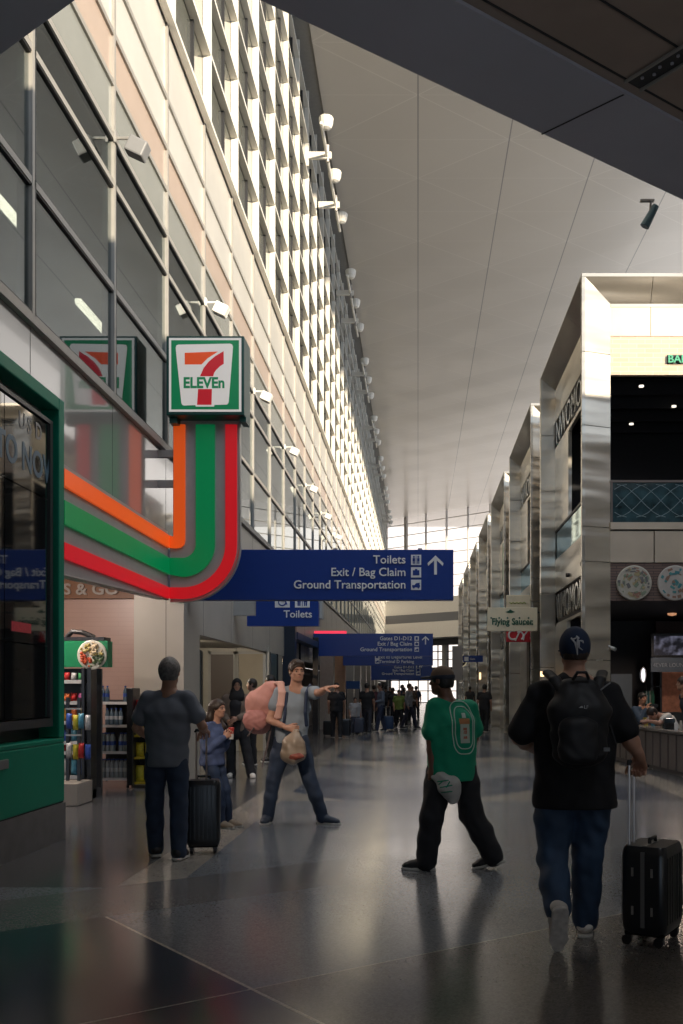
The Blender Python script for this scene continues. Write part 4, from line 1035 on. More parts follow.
class SDF:
    def __init__(s, h=.01, k=.02): s.pr = []; s.h = h; s.k = k; s.cut = []; s.ns = 0
    def cap(s, a, b, ra, rb=None, k=None, u=None, su=1.0):
        """tapered limb; u/su widen its cross-section along a direction"""
        s.pr.append(('cap', np.array(a,float), np.array(b,float), ra, ra if rb is None else rb, s.k if k is None else k, None if u is None else np.array(u,float)/np.linalg.norm(u), su)); return s
    def chain(s, pts, rs, k=None, u=None, su=1.0):
        for i in range(len(pts)-1): s.cap(pts[i], pts[i+1], rs[i], rs[i+1], k, u, su)
        return s
    def ell(s, c, r, R=None, k=None, sub=False): s.pr.append(('ell', np.array(c,float), np.array(r,float), R, sub, s.k if k is None else k)); return s
    def plane(s, p, n, k=.004): s.cut.append((np.array(p,float), np.array(n,float)/np.linalg.norm(n), k)); return s   # removes the side n points to
    def noise(s, amp, sc=(9,9,5), seed=0): s.ns = (amp, sc, seed); return s
    def mesh(s):
        lo = np.array([1e9]*3); hi = -lo
        for p in s.pr:
            if p[0] == 'cap':
                R = max(p[3], p[4])*max(1, p[7])+p[5]+.02; lo = np.minimum(lo, np.minimum(p[1], p[2])-R); hi = np.maximum(hi, np.maximum(p[1], p[2])+R)
            elif not p[4]: R = max(p[2])+p[5]+.02; lo = np.minimum(lo, p[1]-R); hi = np.maximum(hi, p[1]+R)
        h = s.h; n = np.ceil((hi-lo)/h).astype(int)+2
        V = np.full(n, .5, np.float32); ax = [lo[i]+np.arange(n[i])*h for i in range(3)]
        for p in s.pr:
            k = p[5]
            if p[0] == 'cap': R = max(p[3], p[4])*max(1, p[7])+k+2.5*h; a0 = np.minimum(p[1], p[2])-R; a1 = np.maximum(p[1], p[2])+R
            else: R = max(p[2])+k+2.5*h; a0 = p[1]-R; a1 = p[1]+R
            i0 = np.clip(((a0-lo)/h).astype(int), 0, n-1); i1 = np.clip(((a1-lo)/h).astype(int)+2, 1, n)
            X, Y, Z = np.meshgrid(*[ax[i][i0[i]:i1[i]] for i in range(3)], indexing='ij', sparse=True)
            if p[0] == 'cap':
                _, a, b, ra, rb, _, u, su = p; ab = b-a; L2 = max(ab.dot(ab), 1e-9)
                t = np.clip(((X-a[0])*ab[0]+(Y-a[1])*ab[1]+(Z-a[2])*ab[2])/L2, 0, 1)
                qx, qy, qz = X-a[0]-t*ab[0], Y-a[1]-t*ab[1], Z-a[2]-t*ab[2]
                if u is not None:
                    du = qx*u[0]+qy*u[1]+qz*u[2]; f = du*(1/su-1); qx = qx+u[0]*f; qy = qy+u[1]*f; qz = qz+u[2]*f
                d = np.sqrt(qx*qx+qy*qy+qz*qz)-(ra+(rb-ra)*t)
            else:
                _, c, r, Rm, sub, _ = p; qx, qy, qz = X-c[0], Y-c[1], Z-c[2]
                if Rm is not None:
                    M = np.array(Rm)   # rows = local axes
                    qx, qy, qz = (M[0][0]*qx+M[0][1]*qy+M[0][2]*qz, M[1][0]*qx+M[1][1]*qy+M[1][2]*qz, M[2][0]*qx+M[2][1]*qy+M[2][2]*qz)
                k0 = np.sqrt((qx/r[0])**2+(qy/r[1])**2+(qz/r[2])**2); k1 = np.sqrt((qx/r[0]**2)**2+(qy/r[1]**2)**2+(qz/r[2]**2)**2)
                d = k0*(k0-1)/np.maximum(k1, 1e-6)
            sl = tuple(slice(i0[i], i1[i]) for i in range(3)); v = V[sl]
            if p[0] == 'ell' and p[4]:
                hh = np.clip(.5-.5*(v+d)/k, 0, 1); V[sl] = v+(-d-v)*hh+k*hh*(1-hh)
            else:
                hh = np.clip(.5+.5*(v-d)/k, 0, 1); V[sl] = v+(d-v)*hh-k*hh*(1-hh)
        X, Y, Z = np.meshgrid(*ax, indexing='ij', sparse=True)
        if s.ns:
            amp, sc, sd = s.ns
            V += amp*(np.sin(X*sc[0]*6.3+sd+1.7*np.sin(Z*sc[2]*4+sd)+np.cos(Y*13))*np.sin(Z*sc[2]*6.3+1.3*np.sin(X*sc[0]*3+sd)+Y*9)+.5*np.sin((X+Z)*31+sd)*np.sin((Y-Z)*27+sd)).astype(np.float32)
        for p, nn, k in s.cut:
            d = (X-p[0])*nn[0]+(Y-p[1])*nn[1]+(Z-p[2])*nn[2]; V = np.maximum(V, d)
        V[0] = V[-1] = .5; V[:,0] = V[:,-1] = .5; V[:,:,0] = V[:,:,-1] = .5
        return surface_nets(V, lo, h)
    def build(s, name, m, parent, **kw):
        P_, Q = s.mesh(); og = ORG[parent.name]
        me = bpy.data.meshes.new(name); n = len(P_)
        me.vertices.add(n); me.vertices.foreach_set('co', (P_-np.array(og)).astype(np.float32).ravel())
        me.loops.add(len(Q)*4); me.loops.foreach_set('vertex_index', Q.ravel().astype(np.int32))
        me.polygons.add(len(Q)); me.polygons.foreach_set('loop_start', np.arange(0, len(Q)*4, 4, dtype=np.int32))
        me.materials.append(m); me.update(calc_edges=True); me.validate(); me.shade_smooth()
        return link(name, me, parent, og)
V3 = lambda *a: np.array(a, float)
def nrm(v): v = np.array(v, float); return v/np.linalg.norm(v)
def hand(s, w, d, n, side, curl=.5, fist=False, sc=1.0):
    """w wrist, d forearm direction, n palm-facing normal, side = direction towards the thumb; curl = bend per knuckle (rad)"""
    d = nrm(d); n = nrm(n-np.dot(n, d)*d); t = nrm(side-np.dot(side, d)*d-np.dot(side, n)*n)
    k = .004
    s.cap(w-d*.02*sc, w+d*.02*sc, .027*sc, .026*sc, .01)
    for q, ln in ((-.5, .078), (-.17, .085), (.17, .088), (.5, .084)):
        s.cap(w+d*.01*sc+t*q*.03*sc, w+d*ln*sc+t*q*.062*sc, .017*sc, .013*sc, .012)
    for q, l0 in ((-.5, .70), (-.17, .93), (.17, 1.0), (.5, .9)):
        p = w+d*(.084*sc)+t*q*.064*sc; a = curl*.6; dd = d
        for j, L in enumerate((.044, .028, .022)):
            a_ = a+curl*j; v = nrm(d*math.cos(a_)+n*math.sin(a_)+t*q*.08); p2 = p+v*L*l0*sc
            s.cap(p, p2, (.0098-.0008*j)*sc, (.0092-.0010*j)*sc, k); p = p2
    p = w+d*.022*sc+t*.026*sc+n*.006*sc
    for j, L in enumerate((.04, .032, .027)):
        a_ = .75-.22*j; v = nrm(d*math.cos(a_)+t*math.sin(a_)*.9+n*(.25+curl*.5+.35*j*curl)); p2 = p+v*L*sc
        s.cap(p, p2, (.015-.0025*j)*sc, (.0125-.002*j)*sc, k+.003); p = p2
def head(s, c, yaw, pitch=0, roll=0, sc=1.0, beard=False):
    """c = centre of the skull; yaw 0 looks towards -Y (viewer). returns frame f(right, forward, up)->world"""
    cy, sy = math.cos(yaw), math.sin(yaw)
    fw = V3(sy, -cy, 0); rt = V3(cy, sy, 0); up = V3(0,0,1)
    fw2 = fw*math.cos(pitch)+up*math.sin(pitch); up2 = up*math.cos(pitch)-fw*math.sin(pitch)
    rt2 = rt*math.cos(roll)+up2*math.sin(roll); up3 = up2*math.cos(roll)-rt*math.sin(roll)
    R = [rt2, fw2, up3]; P_ = lambda a, b, c_: c+(rt2*a+fw2*b+up3*c_)*sc
    s.ell(P_(0,-.012,.02), V3(.077,.095,.098)*sc, R, .01)
    s.ell(P_(0,.03,-.045), V3(.060,.060,.070)*sc, R, .02)
    s.ell(P_(0,.055,-.088), V3(.030,.026,.022)*sc, R, .02)   # chin
    s.cap(P_(-.05,-.0,-.05), P_(-.028,.055,-.085), .022*sc, .018*sc, .015); s.cap(P_(.05,-.0,-.05), P_(.028,.055,-.085), .022*sc, .018*sc, .015)
    s.cap(P_(-.035,.074,.028), P_(.035,.074,.028), .011*sc, .011*sc, .012)   # brow
    s.ell(P_(-.031,.093,.008), V3(.017,.012,.011)*sc, R, .008, True); s.ell(P_(.031,.093,.008), V3(.017,.012,.011)*sc, R, .008, True)
    s.cap(P_(0,.080,.018), P_(0,.104,-.018), .008*sc, .0115*sc, .006); s.cap(P_(-.012,.092,-.022), P_(.012,.092,-.022), .008*sc, .008*sc, .005)
    s.ell(P_(-.042,.06,-.02), V3(.02,.018,.016)*sc, R, .012); s.ell(P_(.042,.06,-.02), V3(.02,.018,.016)*sc, R, .012)
    s.cap(P_(-.018,.078,-.052), P_(.018,.078,-.052), .0085*sc, .0085*sc, .006); s.cap(P_(-.015,.077,-.062), P_(.015,.077,-.062), .008*sc, .008*sc, .005)
    for q in (-1, 1):
        s.ell(P_(q*.078,-.008,.0), V3(.009,.018,.031)*sc, R, .005); s.ell(P_(q*.086,-.002,.002), V3(.006,.009,.016)*sc, R, .003, True)
    return P_, R
def face(parent, P_, R, sc, browm, eyem, lipm, eye_white):
    for q in (-1, 1):
        a = SDF(.003, .002); a.ell(P_(q*.031,.079,.007), V3(.013,.010,.007)*sc, R); a.build('eye', eye_white, parent)
        a = SDF(.0025, .002); a.ell(P_(q*.031,.0875,.007), V3(.0075,.004,.0065)*sc, R); a.build('iris', eyem, parent)
        a = SDF(.003, .003); a.chain([P_(q*.014,.088,.026), P_(q*.030,.0875,.031), P_(q*.048,.078,.026)], [.0045*sc,.005*sc,.003*sc]); a.build('eyebrow', browm, parent)
    a = SDF(.003, .003); a.chain([P_(-.022,.080,-.057), P_(0,.087,-.056), P_(.022,.080,-.057)], [.0035*sc,.0065*sc,.0035*sc]); a.build('lips', lipm, parent)
def hair_short(P_, R, sc, infl=.010, front=.055, h=.006, low=-.06):
    a = SDF(h, .015)
    a.ell(P_(0,-.014,.024), V3(.078+infl,.094+infl,.098+infl)*sc, R)
    a.ell(P_(0,-.055,-.03), V3(.062,.05,.055)*sc, R, .03)
    a.ell(P_(0,.085,-.04), V3(.085,.075,.095)*sc, R, .006, True)
    for q in (-1, 1): a.ell(P_(q*.09,.03,-.045), V3(.03,.045,.055)*sc, R, .006, True); a.ell(P_(q*.085,-.008,-.005), V3(.016,.022,.034)*sc, R, .004, True)
    a.plane(P_(0,0,low), -np.array(R[2]))
    a.noise(.0018, (40,40,25), 2)
    return a
def lerp(a, b, t): return np.array(a)*(1-t)+np.array(b)*t
SK = mat('skin_light', (.50,.27,.19), .5, noise=.12, nscale=20); SKT = mat('skin_tan', (.42,.22,.145), .5, noise=.12, nscale=20); SKD = mat('skin_dark', (.16,.075,.045), .45, noise=.15, nscale=20)
LIP = mat('lip_rose', (.40,.13,.11), .45); EYW = mat('eye_white', (.32,.27,.25), .4); IRS = mat('iris_dark', (.03,.02,.015), .2)
HB = mat('hair_brown', (.035,.020,.014), .5, noise=.4, nscale=60, nstretch=(1,1,.2)); HG = mat('hair_gray', (.17,.165,.165), .55, noise=.6, nscale=40); HK = mat('hair_black', (.012,.01,.01), .45, noise=.4, nscale=50)
SHB = mat('shoe_black', (.015,.015,.018), .45); SOLE = mat('sole_white', (.50,.48,.45), .6); 
def figure(lab, group, X, Yd, J, sz, skin, torso=(.165,.105), yaw=0.0, h=.008, fingers=True, arm_r=(.052,.040,.030), leg_r=(.085,.058,.042), hd=None, name='person', belly=0.0, hcurl=(.45,.45), face_on=None):
    """J: joints relative to (X, Yd, 0), metres: pelvis, chest, neck, head, sl/sr, el/er, wl/wr, hl/hr, kl/kr, al/ar, tl/tr(toe dirs)"""
    r = empty(name, (X, Yd, 0), lab, 'person', group)
    o = V3(X, Yd, 0); j = {k: o+np.array(v, float) for k, v in J.items() if k[0] not in 'tn_' or k == 'neck'}
    u = V3(math.cos(yaw), math.sin(yaw), 0)
    b = SDF(h, .025); q = sz
    pel, ch, nk, hc = j['pelvis'], j['chest'], j['neck'], j['head']
    ratio = torso[0]/torso[1]
    b.chain([pel, lerp(pel, ch, .5), ch, lerp(ch, nk, .75)], [torso[1]*.98, torso[1]*(.9+belly), torso[1]*1.02, torso[1]*.55], .05, u, ratio)
    b.chain([lerp(ch, nk, .7), lerp(nk, hc, .5)], [.064*q, .059*q], .02)
    for s_ in 'lr':
        sh, el, wr = j['s'+s_], j['e'+s_], j['w'+s_]
        b.cap(lerp(ch, nk, .75), sh, .05*q, arm_r[0]*1.08, .04)
        b.chain([sh, lerp(sh, el, .4), el], [arm_r[0]*1.05, arm_r[0], arm_r[1]], .02); b.chain([el, lerp(el, wr, .35), wr], [arm_r[1], arm_r[1]*1.02, arm_r[2]*.85], .012)
        hp, kn, an = j['h'+s_], j['k'+s_], j['a'+s_]
        b.chain([hp, lerp(hp, kn, .35), kn], [leg_r[0], leg_r[0]*.97, leg_r[1]], .03); b.chain([kn, lerp(kn, an, .35), an], [leg_r[1], leg_r[1]*.98, leg_r[2]], .02)
        td = nrm(J['t'+s_]); b.cap(an+V3(0,0,-.03), an+td*.13*q+V3(0,0,-.062*q), .028*q, .014*q, .01)
        if fingers:
            nn = J.get('n'+s_, (0,0,-1)); th = J.get('_th'+s_, (1 if s_ == 'l' else -1, 0, 0))
            hand(b, wr, J.get('_hd'+s_, wr-el), np.array(nn, float), np.array(th, float), hcurl['lr'.index(s_)], sc=q)
        else: b.chain([wr, wr+nrm(wr-el)*.08*q, wr+nrm(wr-el)*.15*q], [.028*q, .03*q, .016*q], .01)
    P_, R = head(b, hc, *(hd or (math.pi, 0, 0)), sc=q)
    b.build('body', skin, r)
    return r, j, P_, R, u, ratio
def shirt(r, j, u, ratio, torso, m, sleeve=.55, infl=.018, hem=.02, h=.009, arm_r=.052, name='shirt', flare=0.0, neckcut=.03, seed=1, long=False, belly=0.0, amp=.004):
    a = SDF(h, .03); pel, ch, nk = j['pelvis'], j['chest'], j['neck']
    T = torso[1]+infl
    low = pel+V3(0,0,-hem)
    a.chain([low, lerp(pel, ch, .5), ch, lerp(ch, nk, .72)], [T*(1.0+flare), T*(.94+belly), T*1.0, T*.50], .05, u, ratio)
    for s_ in 'lr':
        sh, el, wr = j['s'+s_], j['e'+s_], j['w'+s_]
        a.cap(lerp(ch, nk, .76), sh, .055, arm_r+infl*.7, .03)
        if long: a.chain([sh, el, lerp(el, wr, .93)], [arm_r+infl, arm_r*.85+infl*.8, arm_r*.62+infl*.6], .02)
        else:
            e_ = lerp(sh, el, sleeve); dv_ = nrm(el-sh)
            a.cap(sh, e_, arm_r+infl*.7, arm_r+infl*1.25, .02)
    if amp: a.noise(amp, (6,6,3.2), seed)
    a.ell(nk+V3(0,0,.05), (.082,.082,.066), None, .012, True); a.plane(low+V3(0,0,-.03), (0,0,-1))
    return a.build(name, m, r)
def trousers(r, j, u, ratio, torso, m, leg=(.098,.078,.068), h=.009, name='trousers', seed=2, amp=.004, top=.05, end=.03, wide=1.0):
    a = SDF(h, .03); pel = j['pelvis']; T = torso[1]+.010
    a.chain([pel+V3(0,0,top), pel+V3(0,0,-.06)], [T*.96, T*.98], .04, u, ratio)
    for s_ in 'lr':
        hp, kn, an = j['h'+s_], j['k'+s_], j['a'+s_]
        e_ = an+V3(0,0,-end)+V3(0,0,0)
        a.chain([hp, lerp(hp, kn, .4), kn, lerp(kn, an, .5), e_], [leg[0]*wide, leg[0]*.97*wide, leg[1]*wide, leg[1]*.95*wide, leg[2]*wide], .03)
    if amp: a.noise(amp, (7,7,3), seed)
    a.plane(pel+V3(0,0,top+.04), (0,0,1))
    return a.build(name, m, r)
def shoe(r, an, td, m, sole, q=1.0, h=.006, tilt=0.0, name='shoe'):
    td = nrm(td); up = V3(0,0,1); sd = np.cross(td, up); sd = nrm(sd)
    upv = nrm(np.cross(sd, td))
    P_ = lambda a, b, c: an+(td*a+sd*b+upv*c)*q
    a = SDF(h, .015)
    a.chain([P_(-.035,0,-.03), P_(.04,0,-.035), P_(.12,0,-.055), P_(.175,0,-.062)], [.042*q,.044*q,.038*q,.028*q], .02, sd, 1.18)
    a.cap(P_(-.02,0,0), P_(-.0,0,.02), .042*q, .040*q, .015)
    a.plane(P_(0,0,-.078), -upv)
    o = a.build(name, m, r)
    b = SDF(h, .01); b.chain([P_(-.045,0,-.085), P_(.05,0,-.085), P_(.13,0,-.085), P_(.185,0,-.083)], [.038*q,.037*q,.043*q,.028*q], .01, sd, 1.2)
    b.plane(P_(0,0,-.072), upv); b.plane(P_(0,0,-.096), -upv)
    b.build('sole', sole, o)
    return o
# ------------------------------------------------------------ main people
JEAN = mat('jeans_navy', (.018,.035,.075), .75, noise=.35, nscale=9); JEANB = mat('jeans_blue', (.035,.075,.15), .75, noise=.55, nscale=5)
PANTB = mat('pants_black', (.012,.013,.018), .75, noise=.3); TEEG = mat('tee_gray', (.15,.165,.20), .8, noise=.12, nscale=5)
pi = math.pi
def soles(*a): pass
# ---- 1 grey-haired man with his back to us
T = (.160,.110)
J = dict(pelvis=(.0,0,.95), chest=(.01,.0,1.30), neck=(.02,.0,1.50), head=(.02,.02,1.655),
 sl=(-.165,.0,1.425), sr=(.185,.0,1.425), el=(-.275,.02,1.16), er=(.315,.0,1.18), wl=(-.20,.24,1.05), wr=(.285,.22,1.135),
 hl=(-.09,0,.92), hr=(.09,0,.92), kl=(-.115,.02,.50), kr=(.115,-.03,.49), al=(-.125,.10,.10), ar=(.125,-.08,.10), tl=(-.35,1,0), tr=(.12,1,0),
 nl=(1,0,-.3), _thl=(0,0,1), nr=(0,-.3,-1), _thr=(-1,0,0), _hdr=(-.1,1,-.25))
r, j, P_, R, u, q = figure('grey-haired man seen from behind in a dark grey T-shirt, holding a suitcase handle', 'people in the foreground', -2.235, 8.9, J, 1.07, SKT, T, hd=(pi,.0,0), hcurl=(.4,1.2))
shirt(r, j, u, q, T, TEEG, hem=.10, sleeve=.62, seed=3, infl=.024)
trousers(r, j, u, q, T, JEAN, seed=5)
hair_short(P_, R, 1.07, .012, low=-.065).build('hair', HG, r)
shoe(r, j['al'], J['tl'], SHB, SOLE); shoe(r, j['ar'], J['tr'], SHB, SOLE)
# ---- suitcases
def rbox(mb, w_, d_, h_, z0, rad=.05, n=5, m=0, squeeze=.0):
    pts = []
    for cx, cy, a0 in ((w_/2-rad, d_/2-rad, 0), (-w_/2+rad, d_/2-rad, 90), (-w_/2+rad, -d_/2+rad, 180), (w_/2-rad, -d_/2+rad, 270)):
        for k in range(n+1): a = math.radians(a0+90*k/n); pts.append((cx+rad*math.cos(a), cy+rad*math.sin(a)))
    zz = [(0,.90),(.02,.965),(.05,1),(h_-.05,1),(h_-.02,.965),(h_,.90)]
    vs = [(x*s_, y*s_, z0+z) for z, s_ in zz for x, y in pts]; N_ = len(pts); fs = []
    for i in range(len(zz)-1):
        for k in range(N_): fs.append((i*N_+k, i*N_+(k+1) % N_, (i+1)*N_+(k+1) % N_, (i+1)*N_+k))
    fs += [tuple(range(N_))[::-1], tuple(range((len(zz)-1)*N_, len(zz)*N_))]
    return mb.add(vs, fs, m)
CASE = mat('case_black', (.012,.014,.018), .28, noise=.2); CASEF = mat('case_fabric', (.012,.013,.015), .7); POLE = mat('pole_metal', (.42,.36,.33), .3, .9); ZIP = mat('zip_gray', (.14,.14,.14), .4)
def suitcase(x, y, w_, d_, h_, rot, ph, lab, lean=0.0, ribs=True, hx=0.0, hy=None, dots=()):
    r = empty('suitcase', (x, y, 0), lab, 'suitcase', 'black suitcases')
    M = Matrix.Translation((x,y,0)) @ Matrix.Rotation(rot, 4, 'Z'); z0 = .075
    hy = -d_/2+.03 if hy is None else hy
    b = rbox(MB(), w_, d_, h_, z0); b.xf(M); b.build('shell', CASE, r, smooth=True, angle=35)
    b = MB().box(-w_/2+.02, w_/2-.02, -d_/2+.02, d_/2-.02, z0-.012, z0+.01); b.xf(M); b.build('underside', mat('matte_black', (.01,.01,.01), 1.0, spec=0), r)
    b = MB()
    if ribs:
        for k in range(-3, 4):
            xx = k*w_/8
            b.box(xx-.006, xx+.006, -d_/2-.004, -d_/2+.01, z0+.06, z0+h_-.06); b.box(xx-.006, xx+.006, d_/2-.01, d_/2+.004, z0+.06, z0+h_-.06)
    b.box(-w_/2-.003, -w_/2+.01, -.012, .012, z0+.04, z0+h_-.03, 1).box(w_/2-.01, w_/2+.003, -.012, .012, z0+.04, z0+h_-.03, 1).box(-w_/2+.03, w_/2-.03, -.012, .012, z0+h_-.01, z0+h_+.003, 1)
    b.xf(M); b.build('zip_and_ribs', [CASE, ZIP], r)
    b = MB()
    for (zz, yy) in ((.72,-.055), (.28,-.055), (.72,.06), (.28,.06)): b.box(-w_/2-.008, -w_/2, yy-.006, yy+.006, z0+h_*zz-.03, z0+h_*zz+.02)
    b.xf(M); b.build('zip_pull', mat('pull_silver', (.35,.34,.33), .35, .6), r)
    b = MB().tube([(-.06,0,z0+h_-.005), (-.055,0,z0+h_+.03), (.055,0,z0+h_+.03), (.06,0,z0+h_-.005)], .011, 8); b.xf(M); b.build('carry_handle', CASEF, r)
    for i, q in enumerate((-1, 1)):
        b = MB().tube([(q*.045+hx, hy, z0+h_-.02), (q*.045+hx, hy, ph-.02)], .0085, 8); b.xf(M); b.build('pole', POLE, r)
    b = MB().tube([(-.055+hx, hy, ph-.02), (-.05+hx, hy, ph), (.05+hx, hy, ph), (.055+hx, hy, ph-.02)], .014, 8); b.xf(M); b.build('grip', CASEF, r)
    for sx in (-1, 1):
        for sy in (-1, 1):
            cx, cy = sx*(w_/2-.045), sy*(d_/2-.04)
            b = MB().box(cx-.018, cx+.018, cy-.018, cy+.018, .045, z0+.01)
            b.lathe([(.012,-.016),(.03,-.014),(.03,.014),(.012,.016)], (cx, cy+.012, .03), 14, 0, 'X'); b.xf(M); b.build('wheel', M_black, r)
    return r
suitcase(-1.975, 9.22, .30, .24, .60, .15, 1.13, 'black upright suitcase with raised poles, beside the grey-haired man', hx=-.02, hy=-.02)
suitcase(1.405, 5.99, .40, .27, .51, 1.05, 1.075, 'black ribbed suitcase on wheels at the right edge, pulled by the man with the backpack', hx=-.09, hy=.10)
# ---- 2 girl
T = (.115,.088); ph = math.radians(62)
J = dict(pelvis=(-.01,0,.76), chest=(.0,0,1.00), neck=(.02,0,1.16), head=(.055,0,1.295),
 sl=(-.055,-.10,1.095), sr=(.065,.10,1.095), el=(-.03,-.135,.86), er=(.10,.10,.87), wl=(.135,-.075,.985), wr=(.165,.02,.99),
 hl=(-.03,-.06,.74), hr=(.02,.06,.74), kl=(.08,-.07,.41), kr=(.12,.06,.41), al=(.10,-.06,.075), ar=(.15,.08,.075), tl=(1,-.35,0), tr=(1,-.2,0),
 nl=(0,1,.1), _thl=(.1,0,1), nr=(0,-1,.1), _thr=(.1,0,1))
r, j, P_, R, u, q = figure('girl in a blue denim jacket with long brown hair, holding a red and white drink', 'people in the foreground', -2.235, 10.9, J, .84, SK, T, yaw=ph, hd=(math.radians(66), -.05, 0), arm_r=(.036,.030,.022), leg_r=(.062,.046,.034), hcurl=(.7,.7), h=.0065)
face(r, P_, R, .84, HB, IRS, LIP, EYW)
DEN = mat('denim_jacket', (.075,.11,.24), .8, noise=.4, nscale=14)
jk = shirt(r, j, u, q, T, DEN, hem=.05, infl=.022, long=True, flare=.12, arm_r=.036, h=.008, seed=6, name='denim_jacket', amp=.006)
trousers(r, j, u, q, T, mat('jeans_mid', (.03,.055,.12), .75, noise=.35), leg=(.072,.058,.048), seed=8, h=.008)
a = hair_short(P_, R, .84, .013)
a.chain([P_(-.06,-.05,.02), P_(-.075,-.07,-.12), P_(-.07,-.07,-.28), P_(-.06,-.05,-.46)], [.04,.045,.04,.018], .03)
a.chain([P_(.06,-.05,.02), P_(.075,-.06,-.12), P_(.085,.03,-.24), P_(.08,.06,-.42)], [.04,.038,.032,.012], .03)
a.chain([P_(0,-.085,.0), P_(0,-.105,-.17), P_(0,-.12,-.42)], [.05,.055,.03], .03)
a.cut = []; a.ell(P_(0,.10,-.03), V3(.058,.062,.085)*.84, R, .006, True)
a.build('hair', HB, r)
SAND = mat('sandal_beige', (.38,.30,.22), .7)
shoe(r, j['al'], J['tl'], SAND, SOLE, .8); shoe(r, j['ar'], J['tr'], SAND, SOLE, .8)
x, y, z = -2.235+.205, 10.9-.03, .965
rr_ = empty('drink_can', (x, y, z), 'red and white drink cup held by the girl in denim', 'drink')
MB().lathe([(.024,0),(.028,.06)], (x,y,z), 14).build('white_base', mat('cup_white', (.6,.6,.58), .5), rr_); MB().lathe([(.0285,.06),(.032,.125),(.026,.13)], (x,y,z), 14).build('red_band', mat('cup_red', (.5,.05,.04), .4), rr_)
# ---- 3 woman in black headscarf
T = (.15,.105)
J = dict(pelvis=(0,0,.92), chest=(.0,0,1.24), neck=(.0,0,1.42), head=(.01,-.01,1.575),
 sl=(-.17,.0,1.35), sr=(.17,.0,1.35), el=(-.235,-.02,1.08), er=(.24,-.04,1.10), wl=(-.12,-.2,.98), wr=(.06,-.22,1.02),
 hl=(-.09,0,.90), hr=(.09,0,.90), kl=(-.10,-.02,.48), kr=(.17,-.03,.49), al=(-.09,.0,.09), ar=(.26,-.06,.09), tl=(-.1,-1,0), tr=(.5,-1,0),
 nl=(.3,1,0), _thl=(0,0,1), nr=(0,1,0), _thr=(0,0,1))
r, j, P_, R, u, q = figure('smiling woman in a black headscarf, taupe cardigan, black clothes and white shoes', 'people in the middle distance', -3.12, 17.2, J, .95, SKT, T, hd=(.2,0,0), h=.009)
face(r, P_, R, .95, HK, IRS, LIP, EYW)
CARD = mat('cardigan_taupe', (.22,.165,.13), .85, noise=.2)
shirt(r, j, u, q, T, CARD, hem=.10, long=True, h=.011, seed=4, name='cardigan', infl=.03)
a = SDF(.010, .03); a.chain([j['pelvis']+V3(0,-.06,-.18), j['chest']+V3(0,-.06,0), j['neck']+V3(0,-.03,-.04)], [.10,.105,.06], .05, u, 1.05); a.noise(.004,(6,6,3),1); a.build('black_top', PANTB, r)
trousers(r, j, u, q, T, PANTB, h=.012, leg=(.10,.085,.085))
a = SDF(.008, .03); a.ell(P_(0,-.015,.02), V3(.088,.108,.112), R); a.ell(P_(0,-.02,-.09), V3(.085,.09,.08), R); a.chain([P_(0,0,-.13), P_(0,.03,-.22), P_(0,.05,-.34)], [.09,.10,.05], .04, u, 1.3); a.ell(P_(0,.11,-.015), V3(.056,.07,.082), R, .006, True); a.build('headscarf', mat('scarf_black', (.012,.012,.014), .85), r)
WS = mat('shoe_white', (.78,.74,.68), .55); shoe(r, j['al'], J['tl'], WS, SOLE, .9); shoe(r, j['ar'], J['tr'], WS, SOLE, .9)
# ---- 4 pointing man
T = (.155,.108)
J = dict(pelvis=(-.02,0,.955), chest=(.01,-.01,1.33), neck=(.04,-.02,1.545), head=(.055,-.05,1.71),
 sl=(-.145,-.01,1.475), sr=(.195,-.03,1.47), el=(-.255,-.05,1.165), er=(.33,-.23,1.47), wl=(-.03,-.25,1.085), wr=(.42,-.42,1.515),
 hl=(-.11,0,.92), hr=(.08,0,.92), kl=(-.21,-.02,.50), kr=(.19,-.03,.51), al=(-.285,.02,.095), ar=(.345,-.05,.095), tl=(-.12,-1,0), tr=(1,-.35,0),
 nl=(.1,1,-.1), _thl=(.2,0,1), nr=(.1,.2,-1), _thr=(-1,0,.5), _hdl=(1,-.2,-.15), _hdr=(.7,-.6,.25))
PX_, PY_ = -1.41, 11.25
r, j, P_, R, u, q = figure('man in a grey T-shirt and navy trousers striding while pointing to the right', 'people in the foreground', PX_, PY_, J, 1.03, SK, T, yaw=.12, hd=(.42,-.08,0), hcurl=(1.1,.25), h=.0065)
face(r, P_, R, 1.03, HB, IRS, LIP, EYW)
TB = mat('tee_bluegray', (.26,.31,.37), .8, noise=.12)
tee = shirt(r, j, u, q, T, TB, hem=.02, sleeve=.5, h=.008, seed=2, infl=.02)
trousers(r, j, u, q, T, JEAN, h=.008, leg=(.105,.08,.068))
hh = hair_short(P_, R, 1.03, .014); hh.noise(.0022, (22,22,16), 3); hh.cap(P_(-.03,.055,.095), P_(.035,.06,.092), .026, .024, .02); hh.build('hair', HB, r)
SN = mat('sneaker_blue', (.03,.045,.075), .6); shoe(r, j['al'], J['tl'], SN, SOLE, 1.03); shoe(r, j['ar'], J['tr'], SN, SOLE, 1.03)
